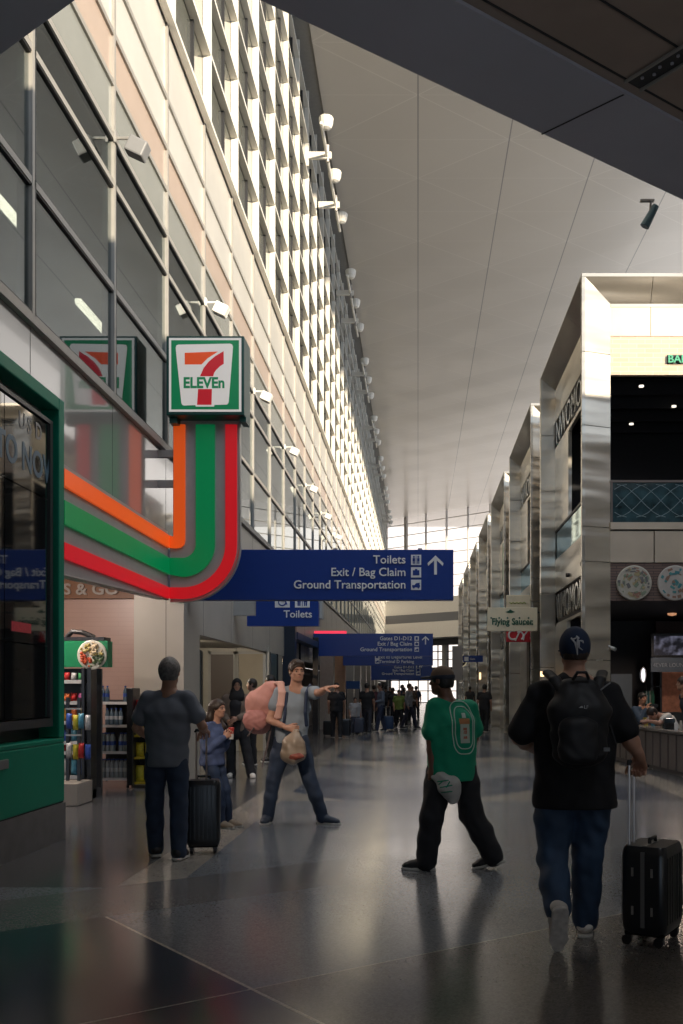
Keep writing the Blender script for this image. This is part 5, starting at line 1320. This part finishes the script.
# his pink backpack, hung on one shoulder
PK_ = mat('pink_fabric', (.62,.30,.26), .75, noise=.12, nscale=4); NV = mat('strap_navy', (.02,.035,.08), .6)
o = V3(PX_, PY_, 0)
rb_ = empty('backpack', tuple(o+V3(-.37,.08,.98)), 'pink backpack slung over the shoulder of the pointing man', 'backpack')
a = SDF(.008, .04); a.chain([o+V3(-.40,.12,1.12), o+V3(-.36,.12,1.36), o+V3(-.26,.11,1.52)], [.125,.145,.085], .05, (1,.5,0), 1.25); a.noise(.005,(7,7,5),3); a.build('bag_body', PK_, rb_)
a = SDF(.008, .03); a.ell(o+V3(-.42,.0,1.16), (.14,.085,.13)); a.noise(.004,(9,9,9),5); a.build('front_pocket', mat('pink_dark', (.50,.22,.20), .75, noise=.15), rb_)
a = SDF(.007, .015); a.chain([o+V3(-.27,.14,1.50), o+V3(-.185,.07,1.575), o+V3(-.13,-.05,1.575), o+V3(-.10,-.135,1.47), o+V3(-.115,-.155,1.33), o+V3(-.15,-.13,1.20), o+V3(-.21,0,1.12)], [.025]*7, .01, (1,0,0), 1.7); a.build('shoulder_strap', mat('pink_pale', (.68,.40,.34), .75), rb_)
MB().tube([o+V3(-.25,.1,1.10), o+V3(-.30,.08,.85), o+V3(-.36,.07,.62)], .010, 6).tube([o+V3(-.42,-.08,1.08), o+V3(-.50,-.05,.98)], .007, 6).build('dangling_webbing', mat('web_brown', (.12,.09,.09), .7), rb_)
mb = MB().tube([j['sl']+V3(.1,-.13,.0), o+V3(-.07,-.165,1.2), o+V3(-.09,-.15,1.06)], .016, 6).tube([o+V3(.20,-.02,1.555), o+V3(.17,-.16,1.47), o+V3(.16,-.175,1.25), o+V3(.17,-.12,1.1)], .020, 6); mb.build('navy_strap', NV, rb_)
# plastic bag
PB = glass_mat('bag_film', (.62,.55,.48), (.8,.75,.7), .3, .25)
hb = o+V3(.075,-.30,1.05)
r2 = empty('plastic_bag', tuple(hb+V3(-.03,0,-.33)), 'translucent brown-tinted plastic carrier bag held by the pointing man', 'bag')
a = SDF(.008, .03); a.chain([hb, hb+V3(-.03,0,-.14), hb+V3(-.035,0,-.24)], [.028,.105,.125], .04, (1,0,0), 1.15); a.noise(.007,(6,6,2),7); a.build('film', mat('bag_tan', (.36,.28,.21), .35, noise=.35, nscale=7), r2)
a = SDF(.007, .02); a.ell(hb+V3(-.0,-.085,-.27), (.10,.05,.04)); a.noise(.004,(12,12,12),1); a.build('red_snack', mat('snack_red', (.35,.08,.05), .5, noise=.6, nscale=15), r2)
# ---- 5 man in green T-shirt
T = (.155,.115); yb_ = math.radians(28)
J = dict(pelvis=(.0,0,.90), chest=(-.0,.0,1.22), neck=(-.04,.0,1.42), head=(-.09,.02,1.575),
 sl=(-.145,-.06,1.36), sr=(.145,.08,1.345), el=(-.175,-.09,1.08), er=(.195,.14,1.10), wl=(-.165,-.12,.86), wr=(.14,.26,.95),
 hl=(-.09,-.03,.87), hr=(.09,.04,.87), kl=(-.165,-.06,.46), kr=(.16,.04,.47), al=(-.215,.0,.095), ar=(.345,.05,.13), tl=(-1,.15,0), tr=(-1,.25,-.28),
 nl=(.2,1,0), _thl=(-.6,0,0.2), nr=(0,0,-1), _thr=(-1,0,0))
GX_, GY_ = .283, 8.33
r, j, P_, R, u, q = figure('man in a green T-shirt, black trousers and dark cap, striding left past the capped man', 'people in the foreground', GX_, GY_, J, 1.0, SKD, T, yaw=yb_, hd=(math.radians(-118),-.05,0), arm_r=(.05,.040,.032), hcurl=(1.3,.5), h=.0065, belly=.06)
GT = mat('tee_green', (.0,.27,.145), .8, noise=.12, nscale=5)
tee = shirt(r, j, u, q, T, GT, hem=.12, sleeve=.70, h=.008, seed=9, infl=.03, belly=.12, flare=.14)
trousers(r, j, u, q, T, PANTB, h=.009, leg=(.115,.10,.09), amp=.006, end=.02)
shoe(r, j['al'], J['tl'], SHB, SOLE); shoe(r, j['ar'], J['tr'], SHB, SOLE)
a = SDF(.006,.01); a.ell(P_(0,-.015,.035), V3(.085,.105,.092), R); a.plane(P_(0,0,.035), -np.array(R[2])); a.build('cap', mat('cap_tan', (.14,.09,.06), .8, noise=.2), r)
a = SDF(.006,.01); a.ell(P_(0,-.015,.035), V3(.088,.108,.094), R); a.plane(P_(0,0,.012), -np.array(R[2])); a.plane(P_(0,0,.048), np.array(R[2])); a.ell(P_(0,.12,.035), V3(.06,.07,.012), R); a.build('cap_band', mat('cap_navy', (.015,.02,.035), .7), r)
a = hair_short(P_, R, 1.0, .006); a.build('hair', HK, r)
# print on the back: oval outline with a bottle in it
def project(pts, org_, side, n_out, w_):
    """lay 2-D drawing pts on the shirt back by casting on the shirt mesh"""
    res = []
    for a_, b_ in pts:
        p = Vector(org_)+Vector(side)*a_+Vector((0,0,b_))-Vector(tee.matrix_world.translation)
        ok, hit, n_, _ = tee.ray_cast(p+Vector(n_out)*.5, -Vector(n_out))
        res.append((hit if ok else p)+Vector(ORG[r.name])+n_*.001 if ok else Vector(org_)+Vector(side)*a_+Vector((0,0,b_)))
    return res
bpy.context.view_layer.update()
sd_ = Vector((math.cos(yb_), math.sin(yb_), 0)); no_ = Vector((math.sin(yb_), -math.cos(yb_), 0))
oc = Vector((GX_+.035, GY_, 1.19))
tee_loc = Vector(ORG[r.name])
def lay(pts):
    out = []
    for a_, b_ in pts:
        p = oc+sd_*a_+Vector((0,0,b_))-tee_loc
        ok, hit, n_, _ = tee.ray_cast(p+no_*.6, -no_)
        out.append((hit+n_*.003 if ok else p)+tee_loc)
    return out
PR = mat('print_white', (.50,.62,.55), .7); mb = MB()
for s_ in (1.0, .80):
    pts = []
    for k in range(41):
        a_ = 2*pi*k/40; ex = math.copysign(abs(math.cos(a_))**.6, math.cos(a_)); ez = math.copysign(abs(math.sin(a_))**.75, math.sin(a_)); pts.append((.112*s_*ex, .215*s_*ez))
    mb.tube(lay(pts), .005, 4)
mb.build('print_oval', PR, tee)
def patch(x0, x1, z0, z1, n=6):
    m_ = MB(); g_ = [lay([(x0+(x1-x0)*i/n, z0+(z1-z0)*k/n) for i in range(n+1)]) for k in range(n+1)]
    vs = [p+no_*.003 for row in g_ for p in row]; fs = [(k*(n+1)+i, k*(n+1)+i+1, (k+1)*(n+1)+i+1, (k+1)*(n+1)+i) for k in range(n) for i in range(n)]
    return m_.add(vs, fs)
patch(-.045,.045,-.125,.03).build('print_label', mat('print_gray', (.42,.50,.42), .7), tee)
patch(-.05,.05,.03,.075).build('print_bottle_shoulder', mat('print_orange', (.45,.20,.08), .7), tee); patch(-.018,.018,.08,.12).build('print_bottle_neck', PR, tee); patch(-.018,.018,-.09,0).build('print_bottle_picture', mat('print_red', (.40,.12,.07), .7), tee)
hb = j['wl']+V3(.01,0,-.10)
r2 = empty('carrier_bag', tuple(hb+V3(.12,0,-.22)), 'white carrier bag with green lettering, held by the man in green', 'bag')
a = SDF(.007, .02); a.chain([hb+V3(0,-.02,.03), hb+V3(.06,-.03,.02), hb+V3(.13,-.03,-.05), hb+V3(.155,-.03,-.14)], [.02,.055,.095,.055], .03, (1,0,.2), 1.0); a.noise(.006,(8,8,5),3); bg_ = a.build('bag_film', mat('bag_white', (.50,.50,.48), .45, noise=.15), r2)
mb = MB(); bpy.context.view_layer.update()
for (x0, z0, x1, z1) in ((.03,.045,.12,.06), (.05,.0,.15,.02), (.06,-.04,.15,-.03), (.04,.02,.07,.05), (.1,0,.13,.05)):
    ps = []
    for k in range(5):
        p = Vector(hb)+Vector((x0+(x1-x0)*k/4, -.5, z0+(z1-z0)*k/4-.05)); ok, hit, n_, _ = bg_.ray_cast(p-Vector(ORG[r2.name]), (0,1,0)); ps.append((hit+Vector(ORG[r2.name])+Vector((0,-.001,0))) if ok else Vector((p.x, hb[1]-.11, p.z)))
    mb.tube(ps, .005, 4)
mb.build('green_lettering', GT, r2)
# ---- 6 big man in black with a cap and backpack
T = (.205,.140)
J = dict(pelvis=(-.0,0,.96), chest=(.0,.0,1.36), neck=(.0,.01,1.60), head=(.005,.04,1.735),
 sl=(-.205,.0,1.475), sr=(.205,.0,1.475), el=(-.325,.03,1.22), er=(.305,-.03,1.235), wl=(-.20,.25,1.13), wr=(.375,-.05,1.11),
 hl=(-.115,0,.92), hr=(.105,0,.92), kl=(-.135,-.02,.50), kr=(.085,.03,.50), al=(-.135,-.25,.245), ar=(.085,.14,.10), tl=(0,.42,-.9), tr=(.18,1,0),
 nl=(1,0,0), _thl=(0,0,1), nr=(-.2,-.1,-1), _thr=(-1,.2,0), _hdr=(.15,.5,-.7))
BX, BY = .935, 5.97
r, j, P_, R, u, q = figure('large man in black T-shirt, jeans and navy cap seen from behind, pulling a suitcase', 'people in the foreground', BX, BY, J, 1.06, SKT, T, hd=(pi,.04,0), arm_r=(.062,.052,.037), leg_r=(.10,.068,.048), hcurl=(.4,1.3), h=.0065)
BT = mat('tee_black', (.006,.006,.009), .85, noise=.3, nscale=5)
shirt(r, j, u, q, T, BT, hem=.13, sleeve=.85, h=.008, seed=12, infl=.026, arm_r=.056, flare=.04)
trousers(r, j, u, q, T, JEANB, h=.008, leg=(.118,.092,.08), seed=4, amp=.007, end=.0)
hair_short(P_, R, 1.06, .004, low=-.05).build('hair', HB, r)
a = SDF(.0055,.012); a.ell(P_(0,-.012,.028), V3(.094,.115,.118)*1.0, R); a.plane(P_(0,0,-.055), -np.array(R[2])-.25*np.array(R[1])); cp = a.build('cap', mat('cap_dark_navy', (.008,.02,.055), .8, noise=.15), r)
a = SDF(.0055,.008); a.ell(P_(0,.13,.0), V3(.08,.08,.012), R); a.build('cap_peak', MATS['cap_dark_navy'], r)
mb = MB(); lx = BX+.005; lz = 1.752; ly = BY-.095
bpy.context.view_layer.update()
def oncap(x, z):
    p = Vector((x, BY-.6, z)); ok, hit, n_, _ = cp.ray_cast(p-Vector(ORG[r.name]), (0,1,0)); return (hit+Vector(ORG[r.name])+Vector((0,-.002,0))) if ok else Vector((x, ly, z))
for st in ([(-.028,.042),(-.012,.02),(-.002,-.03)], [(-.022,.035),(.002,.045),(-.004,.01),(.0,-.035)], [(.022,.028),(.006,.03),(.004,.0),(.022,-.012)], [(-.006,.05),(.008,.04)], [(.022,.028),(.026,.018)]):
    mb.tube([oncap(lx+a_, lz+b_) for a_, b_ in [(1.3*a_, 1.3*b_) for a_, b_ in st]], [.0065]*(len(st)-1)+[.003], 5)
mb.build('monogram', mat('monogram_gray', (.42,.42,.44), .6), cp)
shoe(r, j['ar'], J['tr'], WS, SOLE, 1.06)
GSO = mat('sole_gray', (.68,.65,.62), .7, noise=.3, nscale=30)
shoe(r, j['al'], J['tl'], mat('shoe_gray', (.60,.57,.54), .7), GSO, 1.06)
rb_ = empty('backpack', (BX-.0, BY-.2, 1.03), 'large black backpack with a small white logo on the back of the man in black', 'backpack')
BP = mat('pack_black', (.010,.010,.013), .6, noise=.3, nscale=8)
a = SDF(.008, .03); o = V3(BX-.01, BY, 0); a.chain([o+V3(0,-.235,1.14), o+V3(0,-.235,1.38), o+V3(0,-.20,1.50)], [.09,.10,.075], .03, (1,0,0), 1.75); a.noise(.003,(8,8,6),1); pk = a.build('main_compartment', BP, rb_)
a = SDF(.008, .03); a.chain([o+V3(-.02,-.315,1.13), o+V3(-.02,-.32,1.30)], [.055,.055], .02, (1,0,0), 2.1); a.noise(.003,(8,8,6),4); a.build('front_pocket', BP, rb_)
a = SDF(.007, .01); a.chain([o+V3(-.16,-.08,1.60), o+V3(-.13,-.17,1.56), o+V3(-.10,-.22,1.50)], [.022]*3, .01, (1,0,0), 1.6); a.build('left_strap', BP, rb_)
a = SDF(.007, .01); a.chain([o+V3(.16,-.08,1.60), o+V3(.13,-.17,1.56), o+V3(.10,-.22,1.50)], [.022]*3, .01, (1,0,0), 1.6); a.build('right_strap', BP, rb_)
mb = MB().tube([o+V3(-.04,-.26,1.56), o+V3(-.02,-.29,1.60), o+V3(.03,-.29,1.60), o+V3(.05,-.26,1.56)], .010, 6); mb.build('haul_loop', BP, rb_)
GR_ = mat('pack_trim', (.16,.16,.17), .5)
mb = MB().tube([o+V3(.11,-.30,1.50), o+V3(.15,-.29,1.53), o+V3(.17,-.27,1.54)], .005, 5); mb.build('trim_pull', GR_, rb_)
mb = MB().box(BX+.11, BX+.145, BY-.345, BY-.325, 1.155, 1.175); mb.build('side_buckle', GR_, rb_)
mb = MB().text('LF', BX+.0, 1.395, BY-.345, .018, 'LEFT', .006); mb.prism([(BX-.03,BY-.345,1.40),(BX-.005,BY-.345,1.40),(BX-.012,BY-.345,1.412)], (0,.004,0)); mb.build('logo', mat('logo_white', (.45,.45,.45), .5), rb_)
MB().tube([o+V3(.20,-.10,1.30), o+V3(.235,-.12,1.18), o+V3(.225,-.1,1.05)], .006, 5).build('loose_webbing', BP, rb_)
# ------------------------------------------------------------ people further away
def pose(H, stride=.0, ph=0.0, arms='down', lean=0.0):
    """standing/walking pose for height H facing angle ph (0 = towards viewer)"""
    k = H/1.75; f = V3(math.sin(ph), -math.cos(ph), 0); s = V3(math.cos(ph), math.sin(ph), 0); z = lambda h: V3(0,0,h*k)
    J = dict(pelvis=z(.93), chest=z(1.27)+f*lean*.5, neck=z(1.48)+f*lean, head=z(1.635)+f*(.03+lean))
    for q, n in ((-1, 'l'), (1, 'r')):
        J['s'+n] = z(1.40)+s*q*.19*k+f*lean*.8; J['h'+n] = z(.90)+s*q*.09*k
        g = stride*q
        J['k'+n] = z(.48)+s*q*.11*k+f*(.5*g+.03); J['a'+n] = z(.09)+s*q*.12*k+f*g; J['t'+n] = f+s*q*.15
        if arms == 'down' or (arms == 'hold' and q < 0): J['e'+n] = z(1.13)+s*q*.25*k-f*.03; J['w'+n] = z(.89)+s*q*.25*k+f*.05
        else: J['e'+n] = z(1.12)+s*q*.25*k+f*.02; J['w'+n] = z(1.08)+s*q*.12*k+f*.24
    return {a: tuple(b) for a, b in J.items()}
TOPC = {}
def passer(lab, px, d, H, ph, top, leg, skin, hair, stride=.15, arms='down', h=.016, grp='travellers far down the concourse', lean=0.0, wide=1.0, bag=None, long=False):
    X = GX(px, d); J = pose(H, stride, ph, arms, lean); T = (.16*wide, .11*wide)
    r, j, P_, R, u, q = figure(lab, grp, X, d, J, H/1.75, skin, T, yaw=ph, h=h, fingers=h < .014, hd=(ph,0,0))
    tm = mat('cloth_%s' % '_'.join('%d' % int(c*1000) for c in top), top, .8, noise=.15); lm = mat('cloth_%s' % '_'.join('%d' % int(c*1000) for c in leg), leg, .8, noise=.15)
    shirt(r, j, u, q, T, tm, hem=.06, h=h, seed=int(px) % 9, long=long, amp=.003)
    trousers(r, j, u, q, T, lm, h=h, amp=.003)
    hair_short(P_, R, H/1.75, .014, h=max(.008, h*.7)).build('hair', hair, r)
    for n in 'lr': shoe(r, j['a'+n], J['t'+n], SHB, SOLE, H/1.75, h=max(.008, h*.7))
    return r, j
K = (.012,.012,.015); NVY = (.02,.03,.06); pi = math.pi
passer('young man in a bright blue shirt standing behind the woman in the headscarf', 253, 20.2, 1.72, -1.3, (.02,.10,.35), K, SKT, HB, 0, h=.013, grp='people in the middle distance')
passer('dark-haired person in black behind the pink backpack', 271, 21.0, 1.80, -1.4, K, K, SKD, HK, 0, h=.013, grp='people in the middle distance')
#passer('bearded traveller in a dark jacket half hidden behind the pointing man', 305.5, 13.4, 1.83, .5, (.03,.035,.05), (.02,.02,.03), SKT, HB, .1, h=.011, grp='people in the middle distance', long=True)
D_ = lambda y: 1500/(y-690)
passer('traveller in black with a shoulder bag, walking away right of the pointing hand', 336.5, 31.5, 1.72, pi+.1, K, K, SKT, HK, .15, 'down', wide=1.15)
passer('traveller in a black top walking away beside the luggage cart', 367, 35, 1.74, pi-.2, K, (.03,.03,.04), SKT, HK, .2, 'hold', wide=1.1)
passer('traveller in a grey-blue jacket turned left among the far crowd', 381, 36.5, 1.74, -1.2, (.16,.19,.25), (.03,.04,.08), SKT, HB, .2, 'hold', long=True)
passer('short traveller in a white top by the far luggage', 355, 34.2, 1.25, .3, (.35,.35,.36), (.05,.06,.09), SKT, HB, .05)
passer('traveller in a yellow-green top in the far crowd', 399, 40, 1.50, .2, (.20,.27,.06), K, SK, HB, .1)
passer('tall traveller in a pale grey coat in the far crowd', 409, 39, 1.74, 1.2, (.30,.29,.29), (.03,.03,.05), SKT, HB, .25, 'hold', long=True)
passer('traveller in black standing left of the pale grey coat', 404, 42, 1.60, pi, K, K, SKD, HK, .1)
passer('distant traveller in dark clothes under the farthest blue sign', 393, 45, 1.60, -.5, (.05,.05,.06), K, SKD, HK, .1)
passer('distant traveller in navy at the middle of the concourse', 416, 52, 1.7, pi, NVY, K, SKT, HK, .2)
passer('farthest traveller in grey near the end doors', 412, 60, 1.7, pi, (.12,.12,.14), K, SKT, HK, .15)
passer('farthest traveller in black near the end doors', 390, 64, 1.7, 0, K, K, SKT, HK, .1)
passer('traveller in maroon walking at the far left shops', 374, 44, 1.7, pi, (.10,.03,.04), K, SKT, HB, .2)
passer('traveller in black passing the steel shops on the right', 484.5, 36, 1.70, pi-.3, K, K, SKT, HK, .2, 'hold', wide=1.1)
passer('traveller in grey passing behind the man in green, near the far right shops', 470, 56, 1.7, pi, (.08,.08,.09), K, SKD, HK, .15)
passer('distant traveller in brown under the right end of the farthest blue sign', 412, 47, 1.66, .3, (.10,.07,.05), K, SKT, HB, .1)
passer('distant traveller in dark blue between the yellow-green top and the pale grey coat', 402, 49, 1.75, 1.4, (.02,.03,.07), K, SKT, HK, .2)
passer('distant traveller in charcoal left of the farthest blue sign', 386, 54, 1.72, pi, (.04,.04,.045), K, SKD, HK, .15)
# luggage in the far crowd
def small_case(px, d, w_, h_, m_, lab):
    x = GX(px, d); r = empty('trolley_case', (x, d, 0), lab, 'suitcase', 'suitcases in the far crowd')
    b = rbox(MB(), w_, .26, h_, .06); b.xf(Matrix.Translation((x,d,0))); b.build('shell', m_, r, smooth=True, angle=35)
    MB().tube([(x-.08,d,.06+h_-.02),(x-.08,d,.06+h_+.35),(x+.08,d,.06+h_+.35),(x+.08,d,.06+h_-.02)], .012, 6).build('handle', POLE, r)
    for q in (-1, 1):
        for dy in (-.08, .08): MB().lathe([(.03,-.012),(.03,.012)], (x+q*(w_/2-.05), d+dy, .031), 10, 0, 'X').build('wheel', M_black, r)
    return r
small_case(345, 31.6, .36, .52, CASE, 'black trolley case beside the traveller in black, right of the pointing hand')
small_case(359, 34.0, .34, .50, mat('case_navy', (.03,.04,.07), .5), 'navy trolley case beside the short traveller in white')
small_case(388, 37.0, .40, .48, mat('case_blue2', (.02,.05,.12), .5), 'blue trolley case beside the grey-blue jacket')
small_case(328, 32.2, .3, .45, CASE, 'small black case trailing left of the traveller in black')
# restaurant guests
def seated(lab, px, d, zs, ph, top, skin, hair, pose_, h=.010, long=False):
    X = GX(px, d); f = V3(math.sin(ph), -math.cos(ph), 0); s = V3(math.cos(ph), math.sin(ph), 0); z = lambda h_: V3(0,0,h_)
    J = dict(pelvis=z(zs+.08), hl=z(zs+.06)-s*.09, hr=z(zs+.06)+s*.09, kl=z(zs+.06)-s*.12+f*.40, kr=z(zs+.06)+s*.12+f*.40, al=z(.09)-s*.12+f*.36, ar=z(.09)+s*.12+f*.36, tl=f, tr=f)
    if pose_ == 'slump':
        J.update(chest=z(zs+.32)+f*.16, neck=z(zs+.44)+f*.34, head=z(zs+.47)+f*.50, sl=z(zs+.42)-s*.18+f*.26, sr=z(zs+.42)+s*.18+f*.26, el=z(zs+.30)-s*.24+f*.52, er=z(zs+.30)+s*.24+f*.50, wl=z(zs+.33)-s*.06+f*.66, wr=z(zs+.33)+s*.06+f*.62)
    else:
        J.update(chest=z(zs+.40), neck=z(zs+.61)+f*.02, head=z(zs+.765)+f*.04, sl=z(zs+.53)-s*.18, sr=z(zs+.53)+s*.18, el=z(zs+.30)-s*.22+f*.22, er=z(zs+.27)+s*.23+f*.1, wl=z(zs+.55)-s*.1+f*.26, wr=z(zs+.33)+s*.12+f*.30)
    J = {a: tuple(b) for a, b in J.items()}; T = (.16,.11)
    r, j, P_, R, u, q = figure(lab, 'guests at the restaurant', X, d, J, 1.0, skin, T, yaw=ph, h=h, hd=(ph, -.9 if pose_ == 'slump' else -.1, 0))
    tm = mat('guest_%d' % px, top, .8, noise=.15)
    shirt(r, j, u, q, T, tm, hem=.04, h=h, long=long, amp=.003); trousers(r, j, u, q, T, PANTB, h=.012, amp=.003)
    hair_short(P_, R, 1, .013, h=.008).build('hair', hair, r)
    for n in 'lr': shoe(r, j['a'+n], J['t'+n], SHB, SOLE, 1, h=.01)
    # stool under the guest
    st = empty('stool', (X, d, 0), 'dark round stool under the %s' % ('white-shirted diner' if pose_ == 'slump' else 'man in denim'), 'stool')
    MB().lathe([(.17,zs-.10),(.18,zs-.07),(.17,zs-.045)], (X,d,0), 20).build('seat', CASEF, st); MB().lathe([(.025,.02),(.025,zs-.09)], (X,d,0), 10).build('post', M_metal, st); MB().lathe([(.2,0),(.2,.015),(.03,.03)], (X,d,0), 20).build('base', M_metal, st)
    return r
seated('man in a denim shirt resting his chin on a hand behind the counter', 641, 21.1, .56, .55, (.03,.06,.11), SKT, HK, 'sit', long=True)
seated('diner in a white T-shirt slumped forward over the counter', 675, 19.2, .58, -1.25, (.62,.58,.52), SK, HB, 'slump')
r, j = passer('dark-clothed person leaning into view inside the restaurant at the right edge', 692, 17.4, 1.72, -1.57, (.02,.025,.04), K, SKT, HB, .0, h=.011, grp='guests at the restaurant', lean=.14)
# dining furniture behind the counter
r = empty('dining_table', (5.3, 20.6, 0), 'dark dining table behind the restaurant counter', 'table')
MB().box(4.95,5.65,20.2,21.0,.72,.76).build('table_top', M_dark2, r, bevel=.01); MB().lathe([(.22,0),(.22,.02),(.03,.04),(.03,.72)], (5.3,20.6,0), 16).build('pedestal', M_black, r)
# ------------------------------------------------------------ light, world, camera
w = bpy.data.worlds.new('world'); SC.world = w; w.use_nodes = True
bg = w.node_tree.nodes['Background']; bg.inputs['Strength'].default_value = 1.45
nt = w.node_tree; tc = nt.nodes.new('ShaderNodeTexCoord'); sx = nt.nodes.new('ShaderNodeSeparateXYZ'); nt.links.new(tc.outputs['Generated'], sx.inputs[0])
cr = nt.nodes.new('ShaderNodeValToRGB'); e = cr.color_ramp.elements; e[0].position = 0; e[0].color = (.55,.68,.85,1); e[1].position = .95; e[1].color = (1,.94,.88,1)
mr = nt.nodes.new('ShaderNodeMapRange'); mr.inputs['From Min'].default_value = -1; nt.links.new(sx.outputs['Y'], mr.inputs['Value']); nt.links.new(mr.outputs[0], cr.inputs['Fac']); nt.links.new(cr.outputs['Color'], bg.inputs['Color'])
s = bpy.data.lights.new('sun', 'SUN'); s.energy = 6.8; s.angle = math.radians(1.2); s.color = (1,.86,.66)
so = bpy.data.objects.new('sun', s); COL.objects.link(so)
dv = Vector((-.56,.82,-.14)).normalized(); so.rotation_euler = dv.to_track_quat('-Z','Y').to_euler(); so.location = (10,-10,30)
def area(name, loc, size, e, col=(1,.9,.8), rot=(0,0,0), sy=None):
    l = bpy.data.lights.new(name, 'AREA'); l.energy = e; l.size = size; l.color = col
    if sy: l.shape = 'RECTANGLE'; l.size_y = sy
    o = bpy.data.objects.new(name, l); COL.objects.link(o); o.location = loc; o.rotation_euler = rot; return o
def point(name, loc, e, col):
    l = bpy.data.lights.new(name, 'POINT'); l.energy = e; l.color = col; l.shadow_soft_size = .07
    o = bpy.data.objects.new(name, l); COL.objects.link(o); o.location = loc; return o
def spot(name, loc, tgt, e, ang=40, col=(1,.8,.62), blend=.4, r=.15):
    l = bpy.data.lights.new(name, 'SPOT'); l.energy = e; l.spot_size = math.radians(ang); l.spot_blend = blend; l.color = col; l.shadow_soft_size = r
    o = bpy.data.objects.new(name, l); COL.objects.link(o); o.location = loc; o.rotation_euler = (Vector(tgt)-Vector(loc)).to_track_quat('-Z','Y').to_euler(); return o
point('store_light', (-5.4, 13.2, 3.2), 130, (1,.85,.75))
point('store_light_2', (-5.2, 11.4, 3.2), 60, (1,.85,.75))
spot('alcove_light', (-4.9, 20.6, 2.5), (-4.6,21.6,0), 190, 165, (1,.88,.7), .3, .07)
spot('restaurant_light', (5.2, 20.2, 3.1), (5.1,20.2,0), 85, 160, (1,.78,.62), .3, .07)
point('left_shop_light', (-4.1, 31, 2.2), 16, (1,.7,.45))
spot('track_lamp', (-2.0, 2.2, 6.35), (-1.75, 10.8, 1.75), 1500, 15, (1,.80,.62), .5, .12)  # added spot standing in for a shaft of sun on the people
area('added_uplight', (0.5,-2.5,2.2), 4, 100, (.85,.92,1), (math.pi,0,0), 3)  # added uplight behind the camera, brightens the low soffit and foreground
spot('track_lamp_2', (2.5, 3.0, 6.35), (0.6, 7.2, 1.3), 120, 40, (.85,.92,1), .8, .3)  # added cool fill spot under the soffit, no fixture there
cam = bpy.data.cameras.new('camera'); co = bpy.data.objects.new('camera', cam); COL.objects.link(co)
co.location = (0,0,EYE); co.rotation_euler = (math.pi/2,0,0)
cam.sensor_fit = 'VERTICAL'; cam.sensor_height = 36; cam.lens = 36*F/1024
cam.shift_x = -(VX-341.5)/1024; cam.shift_y = (VY-512)/1024
cam.clip_end = 500
SC.camera = co
SC.view_settings.view_transform = 'Standard'; SC.view_settings.look = 'None'; SC.view_settings.gamma = 1; SC.view_settings.use_curve_mapping = False
SC.view_settings.exposure = 0.28
SC.cycles.max_bounces = 8; SC.cycles.diffuse_bounces = 4; SC.cycles.glossy_bounces = 4; SC.cycles.transparent_max_bounces = 12
SC.cycles.use_denoising = True; SC.cycles.sample_clamp_indirect = 4
SC.cycles.caustics_reflective = False; SC.cycles.caustics_refractive = False
